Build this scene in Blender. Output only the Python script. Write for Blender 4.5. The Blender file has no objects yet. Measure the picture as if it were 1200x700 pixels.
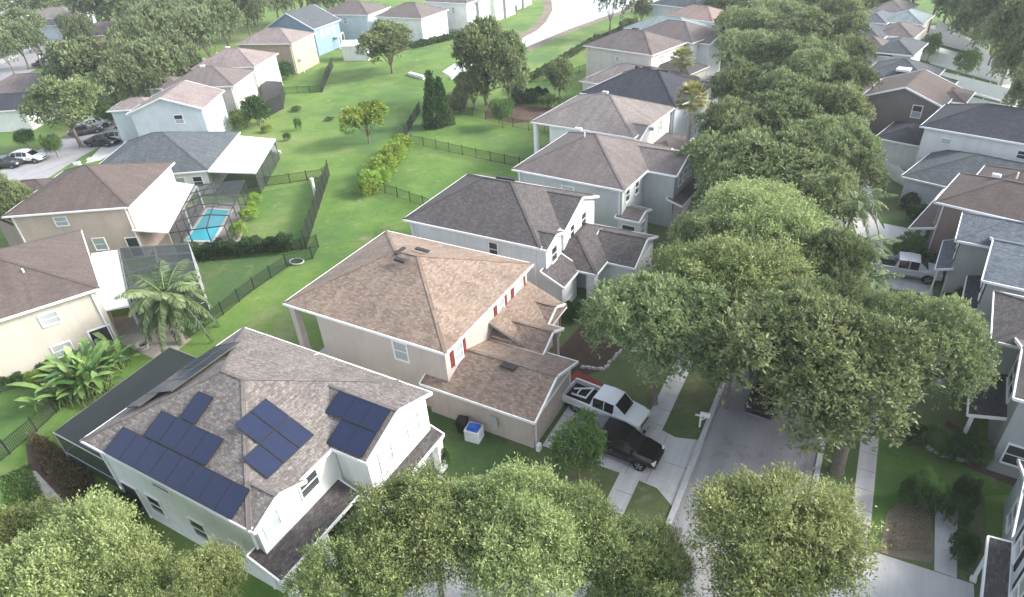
import bpy, math, random
import numpy as np
from mathutils import Vector
R_=math.radians
col=bpy.context.scene.collection
sc=bpy.context.scene
rnd=random.Random(7)

# ------------------------------------------------------------------ camera model (drone at 30 m)
F=760/1200.0
CAMH=30.0
CX=Vector((0.87617572,-0.22227965,0.42767729)); CY=Vector((0.47855408,0.50697003,-0.71691518)); CZ=Vector((-0.05746392,0.83281039,0.55056766))
def P(px,py,z=0.0):
    """ground point seen at a photo position (used to lay the site plan out)"""
    v=Vector(((px-600)/760.0,-(py-350)/760.0,-1.0))
    d=Vector((CX.dot(v),CY.dot(v),CZ.dot(v)))
    t=(z-CAMH)/d.z
    return (d.x*t,d.y*t)
def depth(x,y,z):
    w=Vector((x,y,z-CAMH)); return -(CX.z*w.x+CY.z*w.y+CZ.z*w.z)

cam=bpy.data.cameras.new('camera'); co=bpy.data.objects.new('camera',cam); col.objects.link(co)
from mathutils import Matrix
m=Matrix((CX,CY,CZ)).to_4x4(); m.translation=(0,0,CAMH); co.matrix_world=m
cam.sensor_width=36; cam.lens=36*F; cam.clip_end=3000; cam.clip_start=.5
sc.camera=co

# ------------------------------------------------------------------ materials
MATS={}
def nt_new(name):
    m=bpy.data.materials.new(name); m.use_nodes=True; nt=m.node_tree
    b=nt.nodes['Principled BSDF']; return m,nt,b
def N(nt,t,**kw):
    n=nt.nodes.new(t)
    for k,v in kw.items():
        if k.startswith('i_'): n.inputs[k[2:].replace('_',' ')].default_value=v
        else: setattr(n,k,v)
    return n
def ramp(nt,src,stops):
    r=nt.nodes.new('ShaderNodeValToRGB'); e=r.color_ramp.elements
    e[0].position=stops[0][0]; e[0].color=(*stops[0][1],1)
    e[1].position=stops[-1][0]; e[1].color=(*stops[-1][1],1)
    for p,c in stops[1:-1]:
        q=e.new(p); q.color=(*c,1)
    nt.links.new(src,r.inputs[0]); return r
def mixc(nt,fac,a,b,mode='MIX'):
    mx=nt.nodes.new('ShaderNodeMix'); mx.data_type='RGBA'; mx.blend_type=mode
    for s,v in ((0,fac),(6,a),(7,b)):
        if isinstance(v,(int,float)): mx.inputs[s].default_value=v
        elif isinstance(v,tuple): mx.inputs[s].default_value=(*v[:3],1)
        else: nt.links.new(v,mx.inputs[s])
    return mx.outputs[2]
def noise(nt,vec,scale,detail=4,rough=.55):
    n=nt.nodes.new('ShaderNodeTexNoise'); n.inputs['Scale'].default_value=scale; n.inputs['Detail'].default_value=detail; n.inputs['Roughness'].default_value=rough
    if vec is not None: nt.links.new(vec,n.inputs['Vector'])
    return n.outputs['Fac']
def bump(nt,b,h,strength=.3,dist=.05):
    bp=nt.nodes.new('ShaderNodeBump'); bp.inputs['Strength'].default_value=strength; bp.inputs['Distance'].default_value=dist
    nt.links.new(h,bp.inputs['Height']); nt.links.new(bp.outputs[0],b.inputs['Normal'])
def sc3(c,f): return tuple(min(1,x*f) for x in c)
def plain(name,c,rough=.6,metal=0,var=.12,scale=3.0):
    if name in MATS: return MATS[name]
    m,nt,b=nt_new(name); tc=nt.nodes.new('ShaderNodeTexCoord')
    f=noise(nt,tc.outputs['Object'],scale,5)
    r=ramp(nt,f,[(.25,sc3(c,1-var)),(.75,sc3(c,1+var))])
    nt.links.new(r.outputs[0],b.inputs['Base Color']); b.inputs['Roughness'].default_value=rough; b.inputs['Metallic'].default_value=metal
    MATS[name]=m; return m
def shingle(name,dark,mid,light,contrast=1.0):
    if name in MATS: return MATS[name]
    m,nt,b=nt_new(name); uv=nt.nodes.new('ShaderNodeUVMap')
    bk=nt.nodes.new('ShaderNodeTexBrick'); bk.inputs['Scale'].default_value=1.0
    bk.inputs['Brick Width'].default_value=.26; bk.inputs['Row Height'].default_value=.14; bk.inputs['Mortar Size'].default_value=.012; bk.inputs['Bias'].default_value=0
    bk.inputs['Color1'].default_value=(0,0,0,1); bk.inputs['Color2'].default_value=(1,1,1,1); bk.inputs['Mortar'].default_value=(.1,.1,.1,1)
    nt.links.new(uv.outputs[0],bk.inputs['Vector'])
    r=ramp(nt,bk.outputs['Color'],[(0.0,dark),(.5,mid),(1.0,light)])
    big=noise(nt,uv.outputs[0],.35,6,.6)
    rb=ramp(nt,big,[(.3,(.84,.84,.86)),(.7,(1.10,1.09,1.07))])
    c1=mixc(nt,1.0,r.outputs[0],rb.outputs[0],'MULTIPLY')
    # run-off streaks: noise stretched up the slope
    mp=nt.nodes.new('ShaderNodeMapping'); mp.inputs['Scale'].default_value=(1.6,.12,1); nt.links.new(uv.outputs[0],mp.inputs[0])
    st=noise(nt,mp.outputs[0],1.0,5,.6); rs=ramp(nt,st,[(.35,(.86,.86,.86)),(.6,(1.04,1.04,1.04))])
    c2=mixc(nt,1.0,c1,rs.outputs[0],'MULTIPLY')
    fine=noise(nt,uv.outputs[0],6.5,5,.75); rf=ramp(nt,fine,[(.3,(1-.4*contrast,)*3),(.7,(1+.35*contrast,)*3)])
    c3=mixc(nt,1.0,c2,rf.outputs[0],'MULTIPLY')
    nt.links.new(c3,b.inputs['Base Color']); b.inputs['Roughness'].default_value=.92
    bump(nt,b,bk.outputs['Color'],.35,.03)
    MATS[name]=m; return m
def stucco(name,c):
    if name in MATS: return MATS[name]
    m,nt,b=nt_new(name); tc=nt.nodes.new('ShaderNodeTexCoord')
    f=noise(nt,tc.outputs['Object'],.6,6,.6); g=noise(nt,tc.outputs['Object'],18,3)
    r=ramp(nt,f,[(.25,sc3(c,.86)),(.6,c),(.8,sc3(c,1.04))])
    mp=nt.nodes.new('ShaderNodeMapping'); mp.inputs['Scale'].default_value=(3,3,.25); nt.links.new(tc.outputs['Object'],mp.inputs[0])
    st=noise(nt,mp.outputs[0],1.0,5,.6); rs=ramp(nt,st,[(.3,(.9,.89,.87)),(.55,(1,1,1))])
    c2=mixc(nt,.8,r.outputs[0],rs.outputs[0],'MULTIPLY')
    nt.links.new(c2,b.inputs['Base Color']); b.inputs['Roughness'].default_value=.85
    bump(nt,b,g,.15,.02); MATS[name]=m; return m
def ground_mat(name,stops,scales=(.035,.35,3.0),rough=.95,tint=None,bs=.5):
    m,nt,b=nt_new(name); g=nt.nodes.new('ShaderNodeNewGeometry'); pos=g.outputs['Position']
    a=noise(nt,pos,scales[0],5,.6); c=noise(nt,pos,scales[1],6,.65); d=noise(nt,pos,scales[2],4,.7)
    mm=nt.nodes.new('ShaderNodeMath'); mm.operation='MULTIPLY_ADD'; nt.links.new(a,mm.inputs[0]); mm.inputs[1].default_value=.5; 
    m2=nt.nodes.new('ShaderNodeMath'); m2.operation='MULTIPLY_ADD'; nt.links.new(c,m2.inputs[0]); m2.inputs[1].default_value=.35
    m3=nt.nodes.new('ShaderNodeMath'); m3.operation='MULTIPLY'; nt.links.new(d,m3.inputs[0]); m3.inputs[1].default_value=.15
    nt.links.new(m3.outputs[0],m2.inputs[2]); nt.links.new(m2.outputs[0],mm.inputs[2])
    r=ramp(nt,mm.outputs[0],stops)
    fine=noise(nt,pos,9,5,.8); rf=ramp(nt,fine,[(.3,(.66,.68,.64)),(.7,(1.3,1.27,1.22))])
    base=r.outputs[0]
    if name.startswith('grass'):
        w1=noise(nt,pos,.16,8,.72); wr=ramp(nt,w1,[(.54,(0,0,0)),(.70,(.55,.55,.55))]); base=mixc(nt,wr.outputs[0],base,(.22,.22,.11))
        w2=noise(nt,pos,.55,6,.7); wr2=ramp(nt,w2,[(.58,(0,0,0)),(.74,(.7,.7,.7))]); base=mixc(nt,wr2.outputs[0],base,(.28,.26,.18))
        w3=noise(nt,pos,.09,5,.6); wr3=ramp(nt,w3,[(.5,(0,0,0)),(.62,(.6,.6,.6))]); base=mixc(nt,wr3.outputs[0],base,(.045,.11,.03))
    if name in('street_surface','concrete'):
        vo=nt.nodes.new('ShaderNodeTexVoronoi'); vo.feature='DISTANCE_TO_EDGE'; vo.inputs['Scale'].default_value=.22; 
        dv=nt.nodes.new('ShaderNodeVectorMath'); dv.operation='ADD'; nn=nt.nodes.new('ShaderNodeTexNoise'); nn.inputs['Scale'].default_value=.8; nn.inputs['Detail'].default_value=6; nt.links.new(pos,nn.inputs['Vector']); nt.links.new(pos,dv.inputs[0]); nt.links.new(nn.outputs['Color'],dv.inputs[1]); nt.links.new(dv.outputs[0],vo.inputs['Vector'])
        cr=ramp(nt,vo.outputs['Distance'],[(.0,(.45,.45,.45)),(.012,(1,1,1))]); base=mixc(nt,.22,base,cr.outputs[0],'MULTIPLY')
        sp=noise(nt,pos,.45,8,.75); sr=ramp(nt,sp,[(.55,(1,1,1)),(.72,(.66,.64,.62))]); base=mixc(nt,1.0,base,sr.outputs[0],'MULTIPLY')
        mp=nt.nodes.new('ShaderNodeMapping'); mp.inputs['Scale'].default_value=(1.1,.05,1); nt.links.new(pos,mp.inputs[0]); ty=noise(nt,mp.outputs[0],1.0,5,.6); tr=ramp(nt,ty,[(.4,(.86,.86,.86)),(.6,(1.05,1.05,1.05))]); base=mixc(nt,.8,base,tr.outputs[0],'MULTIPLY')
    c3=mixc(nt,bs*1.6,base,rf.outputs[0],'MULTIPLY')
    nt.links.new(c3,b.inputs['Base Color']); b.inputs['Roughness'].default_value=rough
    bump(nt,b,fine,bs,.06)
    MATS[name]=m; return m
def leafmat(name,dark,mid,light,trans=.27):
    m,nt,b=nt_new(name); nt.nodes.remove(b); out=nt.nodes['Material Output']
    g=nt.nodes.new('ShaderNodeNewGeometry'); oi=nt.nodes.new('ShaderNodeObjectInfo')
    at=nt.nodes.new('ShaderNodeAttribute'); at.attribute_name='tint'
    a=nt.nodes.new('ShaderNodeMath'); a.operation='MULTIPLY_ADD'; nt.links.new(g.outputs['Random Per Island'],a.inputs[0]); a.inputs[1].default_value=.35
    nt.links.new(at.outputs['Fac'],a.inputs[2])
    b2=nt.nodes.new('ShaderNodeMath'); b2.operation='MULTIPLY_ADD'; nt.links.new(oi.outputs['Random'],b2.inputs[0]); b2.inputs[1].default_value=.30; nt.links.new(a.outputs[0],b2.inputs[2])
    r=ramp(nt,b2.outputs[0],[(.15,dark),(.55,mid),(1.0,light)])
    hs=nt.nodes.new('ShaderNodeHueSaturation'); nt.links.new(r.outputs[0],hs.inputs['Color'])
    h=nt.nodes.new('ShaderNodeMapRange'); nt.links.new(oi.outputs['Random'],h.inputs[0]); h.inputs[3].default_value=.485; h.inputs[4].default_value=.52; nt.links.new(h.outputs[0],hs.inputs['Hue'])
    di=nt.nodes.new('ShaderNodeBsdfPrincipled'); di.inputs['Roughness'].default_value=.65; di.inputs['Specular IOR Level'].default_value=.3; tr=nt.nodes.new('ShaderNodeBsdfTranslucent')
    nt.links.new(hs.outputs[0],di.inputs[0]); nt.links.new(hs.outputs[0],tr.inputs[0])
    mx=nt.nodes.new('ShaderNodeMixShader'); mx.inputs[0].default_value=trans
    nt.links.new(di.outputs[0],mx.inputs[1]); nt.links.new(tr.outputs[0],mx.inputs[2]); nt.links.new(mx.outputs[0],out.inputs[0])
    MATS[name]=m; return m
def screenmat(name,c,alpha):
    m,nt,b=nt_new(name); out=nt.nodes['Material Output']; b.inputs['Base Color'].default_value=(*c,1); b.inputs['Roughness'].default_value=.6
    tp=nt.nodes.new('ShaderNodeBsdfTransparent'); mx=nt.nodes.new('ShaderNodeMixShader'); mx.inputs[0].default_value=alpha
    nt.links.new(tp.outputs[0],mx.inputs[1]); nt.links.new(b.outputs[0],mx.inputs[2]); nt.links.new(mx.outputs[0],out.inputs[0]); MATS[name]=m; return m

WHITE=plain('white_trim',(.78,.79,.79),.5,var=.05)
M_soffit=plain('soffit',(.7,.7,.69),.7,var=.04)
M_glass,nt_,b_=nt_new('window_glass'); b_.inputs['Base Color'].default_value=(.035,.045,.05,1); b_.inputs['Roughness'].default_value=.08; b_.inputs['Specular IOR Level'].default_value=.6
M_blind=plain('window_blind',(.36,.40,.41),.15,var=.1,scale=1.2)
M_black=plain('black_metal',(.012,.014,.014),.5,var=.2)
M_dark=plain('dark_recess',(.03,.03,.032),.8)
M_shut=plain('shutter_maroon',(.17,.03,.03),.6); M_shutb=plain('shutter_black',(.02,.022,.025),.6)
M_concrete=ground_mat('concrete',[(.3,(.42,.425,.435)),(.5,(.50,.505,.515)),(.7,(.56,.565,.565))],(.12,.9,7),.9,bs=.15)
M_road=ground_mat('street_surface',[(.3,(.25,.252,.27)),(.5,(.30,.302,.32)),(.7,(.35,.352,.365))],(.08,.6,5),.88,bs=.2)
M_grass=ground_mat('grass',[(.36,(0.034,0.089,0.015)),(.43,(0.065,0.140,0.020)),(.5,(0.095,0.183,0.029)),(.56,(0.130,0.204,0.045)),(.63,(0.198,0.221,0.096))],(.03,.22,2.2))
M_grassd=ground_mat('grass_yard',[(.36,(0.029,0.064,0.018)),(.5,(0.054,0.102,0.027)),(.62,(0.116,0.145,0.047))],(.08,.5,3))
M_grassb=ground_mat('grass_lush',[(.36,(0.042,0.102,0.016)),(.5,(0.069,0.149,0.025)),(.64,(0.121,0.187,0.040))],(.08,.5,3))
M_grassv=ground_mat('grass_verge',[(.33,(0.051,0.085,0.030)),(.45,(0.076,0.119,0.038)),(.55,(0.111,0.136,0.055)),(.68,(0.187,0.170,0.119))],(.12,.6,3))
M_mulch=ground_mat('mulch',[(.3,(.035,.022,.016)),(.5,(.07,.045,.032)),(.7,(.12,.08,.06))],(.3,1.5,7))
M_redmulch=ground_mat('red_mulch',[(.3,(.16,.03,.02)),(.5,(.26,.045,.03)),(.7,(.33,.07,.045))],(.3,1.5,9))
M_soil=ground_mat('bare_soil',[(.3,(.10,.09,.07)),(.5,(.17,.14,.11)),(.7,(.26,.22,.18))],(.2,1.0,5))
M_gravel=ground_mat('gravel',[(.3,(.22,.21,.19)),(.5,(.34,.33,.30)),(.7,(.46,.44,.4))],(.4,3,12))
M_sand=ground_mat('pale_sand',[(.3,(.62,.64,.63)),(.5,(.70,.72,.71)),(.7,(.78,.79,.78))],(.4,3,12))
M_paver=ground_mat('paver',[(.3,(.22,.20,.17)),(.5,(.3,.27,.24)),(.7,(.38,.35,.31))],(.3,1.5,8),bs=.25)
M_water,nt_,b_=nt_new('lake_water'); b_.inputs['Base Color'].default_value=(.30,.33,.33,1); b_.inputs['Roughness'].default_value=.06; b_.inputs['IOR'].default_value=1.5; b_.inputs['Coat Weight'].default_value=1; b_.inputs['Coat Roughness'].default_value=.03  # pale base colour stands in for part of the bright sky reflection
_g=nt_.nodes.new('ShaderNodeNewGeometry'); bump(nt_,b_,noise(nt_,_g.outputs['Position'],.8,4),.06,.1)
M_pool=plain('pool_water',(.08,.60,.75),.08,var=.12,scale=.6)
M_bark=plain('bark',(.16,.135,.11),.9,var=.35,scale=6)
M_palmbark=plain('palm_bark',(.30,.27,.22),.9,var=.3,scale=8)
M_alu=plain('white_aluminium_roof',(.72,.74,.75),.45,var=.05,scale=.5)
M_screenl=screenmat('fine_screen',(.035,.045,.048),.22); M_screenm=screenmat('pool_roof_screen',(.03,.035,.038),.5); M_screen=screenmat('insect_screen',(.035,.045,.048),.6); M_screend=screenmat('dark_screen_roof',(.010,.014,.016),.88)
M_bronze=plain('bronze_frame',(.03,.03,.03),.5); M_greybar=plain('grey_frame',(.36,.38,.38),.5)
# solar panel: dark blue cells with thin grid lines
M_solar,nt_,b_=nt_new('solar_panel'); uv=nt_.nodes.new('ShaderNodeUVMap')
bk=nt_.nodes.new('ShaderNodeTexBrick'); bk.offset=0; bk.inputs['Scale'].default_value=1; bk.inputs['Brick Width'].default_value=.19; bk.inputs['Row Height'].default_value=.19; bk.inputs['Mortar Size'].default_value=.004
bk.inputs['Color1'].default_value=(.009,.016,.046,1); bk.inputs['Color2'].default_value=(.012,.020,.054,1); bk.inputs['Mortar'].default_value=(.012,.02,.05,1)
nt_.links.new(uv.outputs[0],bk.inputs['Vector']); nt_.links.new(bk.outputs[0],b_.inputs['Base Color']); b_.inputs['Roughness'].default_value=.28
R_brown=shingle('brown_blend_shingles',(.168,.122,.092),(.225,.172,.135),(.285,.228,.185),.7)
R_solar=shingle('weathered_grey_brown_shingles',(0.112,0.100,0.092),(0.155,0.140,0.130),(0.215,0.198,0.187),1.4)
R_char=shingle('charcoal_shingles',(0.062,0.056,0.056),(0.083,0.075,0.075),(0.112,0.102,0.101),.6)
R_taupe=shingle('taupe_shingles',(0.104,0.088,0.084),(0.132,0.112,0.108),(0.160,0.140,0.132),.3)
R_ltaupe=shingle('light_taupe_shingles',(0.152,0.136,0.128),(0.192,0.172,0.160),(0.232,0.208,0.196),.3)
R_mauve=shingle('mauve_brown_shingles',(0.121,0.102,0.098),(0.140,0.122,0.118),(0.162,0.143,0.138),.3)
R_pink=shingle('pinkish_shingles',(0.177,0.145,0.140),(0.221,0.188,0.180),(0.258,0.223,0.216),.3)
R_umber=shingle('umber_shingles',(0.081,0.065,0.058),(0.096,0.076,0.070),(0.110,0.090,0.083),.3)
R_navy=shingle('navy_black_shingles',(0.020,0.024,0.034),(0.029,0.034,0.046),(0.044,0.050,0.064),.3)
R_slate=shingle('slate_grey_shingles',(0.052,0.064,0.072),(0.072,0.086,0.096),(0.096,0.112,0.124),.35)
R_blue=shingle('blue_grey_shingles',(0.080,0.100,0.120),(0.112,0.136,0.160),(0.152,0.176,0.200),.45)
R_teal=shingle('pale_teal_shingles',(.17,.215,.22),(.21,.26,.27),(.25,.3,.31),.25)
R_orange=shingle('terracotta_shingles',(.22,.165,.14),(.26,.195,.165),(.30,.23,.2),.25)
W_white=stucco('white_stucco',(.76,.77,.765)); W_tan=stucco('tan_stucco',(.50,.44,.40)); W_pale=stucco('pale_grey_stucco',(.66,.69,.70))
W_grey=stucco('grey_green_siding',(.46,.50,.49)); W_bluew=stucco('pale_blue_siding',(.55,.61,.65)); W_beige=stucco('beige_stucco',(.53,.49,.425)); W_peach=stucco('peach_stucco',(.50,.41,.35))
W_cream=stucco('cream_stucco',(.70,.65,.58)); W_dgrey=stucco('dark_grey_siding',(.27,.275,.275)); W_mgrey=stucco('mid_grey_siding',(.38,.395,.405)); W_brown=stucco('brown_grey_siding',(.18,.165,.15))
W_brick=stucco('brick_red_siding',(.30,.225,.205)); W_blue=stucco('blue_siding',(.20,.30,.42)); W_sky=stucco('sky_blue_siding',(.50,.58,.63)); W_org=stucco('orange_stucco',(.62,.38,.24))

# ------------------------------------------------------------------ mesh builder
class MB:
    def __init__(s): s.v=[]; s.f=[]; s.m=[]; s.uv=[]; s.mats=[]
    def mi(s,mat):
        if mat not in s.mats: s.mats.append(mat)
        return s.mats.index(mat)
    def face(s,pts,mat,uvs=None):
        b=len(s.v); s.v+= [tuple(p) for p in pts]; s.f.append(tuple(range(b,b+len(pts)))); s.m.append(s.mi(mat)); s.uv.append(uvs)
    def slope(s,pts,mat,o=(0,0)):
        p=[Vector(q) for q in pts]; n=(p[1]-p[0]).cross(p[2]-p[0]).normalized()
        if n.z<0: p.reverse(); n=-n
        u=Vector((0,0,1)).cross(n)
        if u.length<1e-4: u=Vector((1,0,0))
        u.normalize(); w=n.cross(u)
        s.face([tuple(q) for q in p],mat,[(q.dot(u)+o[0],q.dot(w)+o[1]) for q in p])
    def box(s,x0,x1,y0,y1,z0,z1,mat,skip=()):
        V=[(x0,y0,z0),(x1,y0,z0),(x1,y1,z0),(x0,y1,z0),(x0,y0,z1),(x1,y0,z1),(x1,y1,z1),(x0,y1,z1)]
        Q={'b':(3,2,1,0),'t':(4,5,6,7),'s':(0,1,5,4),'e':(1,2,6,5),'n':(2,3,7,6),'w':(3,0,4,7)}
        for k,q in Q.items():
            if k not in skip: s.face([V[i] for i in q],mat)
    def beam(s,a,b,w,h,mat,up=(0,0,1)):
        a=Vector(a); b=Vector(b); d=(b-a)
        if d.length<1e-6: return
        d.normalize(); u=Vector(up); r=d.cross(u)
        if r.length<1e-4: r=d.cross(Vector((1,0,0)))
        r.normalize(); t=r.cross(d)
        c=[]
        for q in (a,b):
            for i,j in ((-1,-1),(1,-1),(1,1),(-1,1)): c.append(q+r*(i*w/2)+t*(j*h/2))
        for q in ((3,2,1,0),(4,5,6,7),(0,1,5,4),(1,2,6,5),(2,3,7,6),(3,0,4,7)): s.face([c[i] for i in q],mat)
    def tube(s,pts,rad,mat,n=7,cap=True):
        rings=[]
        for i,p in enumerate(pts):
            p=Vector(p); a=Vector(pts[max(0,i-1)]); b=Vector(pts[min(len(pts)-1,i+1)]); d=(b-a).normalized()
            u=d.orthogonal().normalized() if abs(d.z)<.99 else Vector((1,0,0)); u=(u-d*u.dot(d)).normalized(); w=d.cross(u)
            base=len(s.v)
            for k in range(n):
                t=2*math.pi*k/n; s.v.append(tuple(p+(u*math.cos(t)+w*math.sin(t))*rad[i]))
            rings.append(base)
        for i in range(len(rings)-1):
            for k in range(n):
                s.f.append((rings[i]+k,rings[i]+(k+1)%n,rings[i+1]+(k+1)%n,rings[i+1]+k)); s.m.append(s.mi(mat)); s.uv.append(None)
        if cap:
            s.f.append(tuple(rings[-1]+k for k in range(n))); s.m.append(s.mi(mat)); s.uv.append(None)
    def build(s,name,parent=None,smooth=False,loc=None):
        me=bpy.data.meshes.new(name); me.from_pydata(s.v,[],s.f)
        for mt in s.mats: me.materials.append(mt)
        me.polygons.foreach_set('material_index',s.m)
        if any(u for u in s.uv):
            l=me.uv_layers.new(name='UVMap'); i=0
            for f,u in zip(s.f,s.uv):
                for k in range(len(f)):
                    if u: l.data[i+k].uv=u[k]
                i+=len(f)
        if smooth: me.polygons.foreach_set('use_smooth',[True]*len(s.f))
        me.update()
        o=bpy.data.objects.new(name,me); col.objects.link(o)
        if parent: o.parent=parent
        if loc: o.location=loc
        return o
def tag(o,label,cat,group=None,kind=None):
    if label: o['label']=label
    if cat: o['category']=cat
    if group: o['group']=group
    if kind: o['kind']=kind
    return o
def empty(name,loc,rz,label,cat,group=None):
    o=bpy.data.objects.new(name,None); col.objects.link(o); o.location=(loc[0],loc[1],loc[2] if len(loc)>2 else 0); o.rotation_euler=(0,0,rz); o.empty_display_size=.5
    return tag(o,label,cat,group)
def sheet(name,pts,z,mat,label,cat=None,kind='structure'):
    mb=MB(); mb.face([(x,y,z) for x,y in pts],mat); o=mb.build(name)
    n=o.data.polygons[0].normal
    if n.z<0: o.data.flip_normals()
    return tag(o,label,cat or name.replace('_',' '),kind=kind)
def copy_tree(o,parent=None):
    c=o.copy(); col.objects.link(c)
    if parent: c.parent=parent
    for ch in list(o.children): copy_tree(ch,c)
    return c

# ------------------------------------------------------------------ ground
g=MB(); S=1500
g.face([(-S,-S,0),(S,-S,0),(S,S,0),(-S,S,0)],M_grass); tag(g.build('ground'),'open mown lawn and grassy ground','ground',kind='structure')
def ribbon(name,cl,w0,w1,z,mat,label):
    """strip between offsets w0..w1 (to the right) of a centre line"""
    L=[];Rr=[]
    for i,p in enumerate(cl):
        a=Vector(cl[max(0,i-1)]); b=Vector(cl[min(len(cl)-1,i+1)]); d=(b-a).normalized(); n=Vector((d.y,-d.x))
        q=Vector(p); L.append(q+n*w0); Rr.append(q+n*w1)
    mb=MB()
    for i in range(len(cl)-1): mb.face([(*L[i],z),(*Rr[i],z),(*Rr[i+1],z),(*L[i+1],z)],mat)
    return tag(mb.build(name),label,name.replace('_',' '),kind='structure')
CL=[(-1.2,-60),(-1.4,10),(-1.65,35),(-2.0,50),(-3.2,62),(-5.5,76),(-8.3,90),(-11.5,104),(-15,120),(-18.5,140),(-22,165),(-26,200),(-30,250)]
ribbon('street',CL,-3.2,3.1,.012,M_road,'pale grey residential street between two rows of oaks')
def kerb(name,cl,w0,w1,label):
    mb=MB()
    L=[];Rr=[]
    for i,p in enumerate(cl):
        a=Vector(cl[max(0,i-1)]); b=Vector(cl[min(len(cl)-1,i+1)]); d=(b-a).normalized(); n=Vector((d.y,-d.x)); q=Vector(p); L.append(q+n*w0); Rr.append(q+n*w1)
    for i in range(len(cl)-1):
        mb.face([(*L[i],.10),(*Rr[i],.10),(*Rr[i+1],.10),(*L[i+1],.10)],M_concrete)
        mb.face([(*L[i],0),(*L[i],.10),(*L[i+1],.10),(*L[i+1],0)],M_concrete); mb.face([(*Rr[i],0),(*Rr[i],.10),(*Rr[i+1],.10),(*Rr[i+1],0)],M_concrete)
    return tag(mb.build(name),label,'kerb',kind='structure')
kerb('kerb',CL,-3.5,-3.2,'concrete kerb on the west side of the street')
kerb('kerb',CL,3.1,3.4,'concrete kerb on the east side of the street')
# verges a little duller than the open lawn
ribbon('verge',CL,-6.0,-3.5,.006,M_grassv,'thin worn grass verge west of the street')
ribbon('verge',CL,3.4,5.2,.006,M_grassv,'thin worn grass verge east of the street')
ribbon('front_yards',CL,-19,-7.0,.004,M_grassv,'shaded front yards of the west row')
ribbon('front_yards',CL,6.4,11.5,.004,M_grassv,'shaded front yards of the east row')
def walk(cl,w0,w1,label):
    o=ribbon('sidewalk',cl,w0,w1,.022,M_concrete,label); return o
walk(CL,-6.95,-5.75,'concrete sidewalk along the west row'); walk(CL,5.25,6.2,'concrete sidewalk along the east row')
# slab joints in the sidewalks and driveways
def joints(pts_list,z,label):
    mb=MB()
    for a,b in pts_list:
        a=Vector((*a,z)); b=Vector((*b,z)); d=(b-a).normalized(); n=Vector((-d.y,d.x,0))*.012
        mb.face([a-n,b-n,b+n,a+n],M_dark)
    return tag(mb.build('slab_joints'),label,'slab joints',kind='structure')
js=[]
for k in range(30):
    y=12+k*1.5; js.append(((-8.3,y),(-7.15,y))); js.append(((3.75,y),(4.65,y)))
joints(js,.0265,'joints between the sidewalk slabs')
sheet('driveway',[(-13.6,25.2),(-8.2,25.25),(-6.2,25.1),(-4.72,24.0),(-4.72,29.9),(-6.4,29.4),(-8.4,29.9),(-13.6,31.3)],.028,M_concrete,'pale concrete driveway with a pickup and a black car')
joints([((-10.8,25.3),(-10.8,30.5)),((-8.2,25.3),(-8.2,29.7)),((-6.5,27.2),(-4.8,27.2)),((-6.9,25.2),(-6.9,29.4)),((-13.6,28.2),(-6.9,28.0))],.033,'joints in the pickup driveway')
sheet('driveway',[(-18.2,10.3),(-13,11.5),(-4.75,11.0),(-4.75,16.5),(-12,17),(-14,19.5),(-18.2,20.5)],.028,M_concrete,'concrete driveway of the house with solar panels, under trees')
sheet('driveway',[(1.7,19.5),(9.2,19.5),(9.2,26.1),(6.3,26.0),(3.6,25.9),(1.7,26.6)],.028,M_concrete,'wide concrete driveway at the bottom right corner')
sheet('path',[(7.55,26.1),(8.5,26.1),(8.6,30.9),(7.55,30.8)],.027,M_concrete,'straight concrete path to the bottom right house')
sheet('driveway',[(1.2,52.6),(7.2,52.8),(7.2,56.3),(1.0,57.2)],.028,M_concrete,'driveway with the silver pickup across the street')
sheet('driveway',[(1.0,61.2),(5.2,60.2),(5.4,64.3),(.2,65.0)],.028,M_concrete,'short driveway of the brick red house')
sheet('driveway',[(1.3,41.5),(8.0,41.5),(8.0,46.0),(1.2,46.5)],.028,M_concrete,'driveway between the two grey houses')
sheet('driveway',[(-14.4,43.8),(-5.0,43.6),(-5.0,48.6),(-14.4,48.8)],.028,M_concrete,'driveway of the white house under the trees')
sheet('driveway',[(-15,56.8),(-6,56.6),(-6.5,61.4),(-15,61.6)],.028,M_concrete,'driveway of the grey green house')
sheet('driveway',[(-19,77),(-8,77.6),(-9,83),(-20,83)],.028,M_concrete,'driveway of the black roofed house')
sheet('driveway',[(-24.6,93),(-12,93),(-13,99),(-25,99)],.028,M_concrete,'driveway beyond the black roofed house')
sheet('mulch_bed',[(-16.8,33.4),(-15.0,31.6),(-14.6,31.5),(-12.9,33.6),(-12.6,36.5),(-16.5,38.0)],.032,M_mulch,'brown mulch bed in front of the brown roofed house')
sheet('mulch_bed',[(-14.7,31.7),(-12.0,31.35),(-11.7,32.0),(-14.6,32.75)],.036,M_redmulch,'strip of bright red mulch by the driveway')
sheet('mulch_bed',[(9.0,34.2),(13.5,33.2),(13.5,36.6),(9.4,36.8),(8.2,38.0),(7.4,36.2)],.032,M_mulch,'planting bed with a stone edge at the grey house')
sheet('bare_ground',[P(1040,600),P(1052,590),P(1090,585),P(1094,640),P(1093,660),P(1060,655),P(1030,648)],.010,M_soil,'bare sandy patch in the front lawn by the path')
sheet('planting_bed',[P(30,520),P(60,525),P(110,565),P(150,600),P(160,640),P(120,640),P(60,590),P(35,560)],.010,M_mulch,'dark planting bed beside the screened lanai')
sheet('path',[P(30,553),P(42,552),P(95,610),P(105,650),P(85,650),P(60,605)],.016,M_gravel,'curving gravel path below the screened lanai')
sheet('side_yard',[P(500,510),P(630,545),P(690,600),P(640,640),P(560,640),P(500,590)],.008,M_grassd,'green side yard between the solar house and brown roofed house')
sheet('side_yard',[(-34,21.4),(-14,21.4),(-14,24.9),(-34,24.9)],.006,M_grassd,'narrow green side yard')
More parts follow.
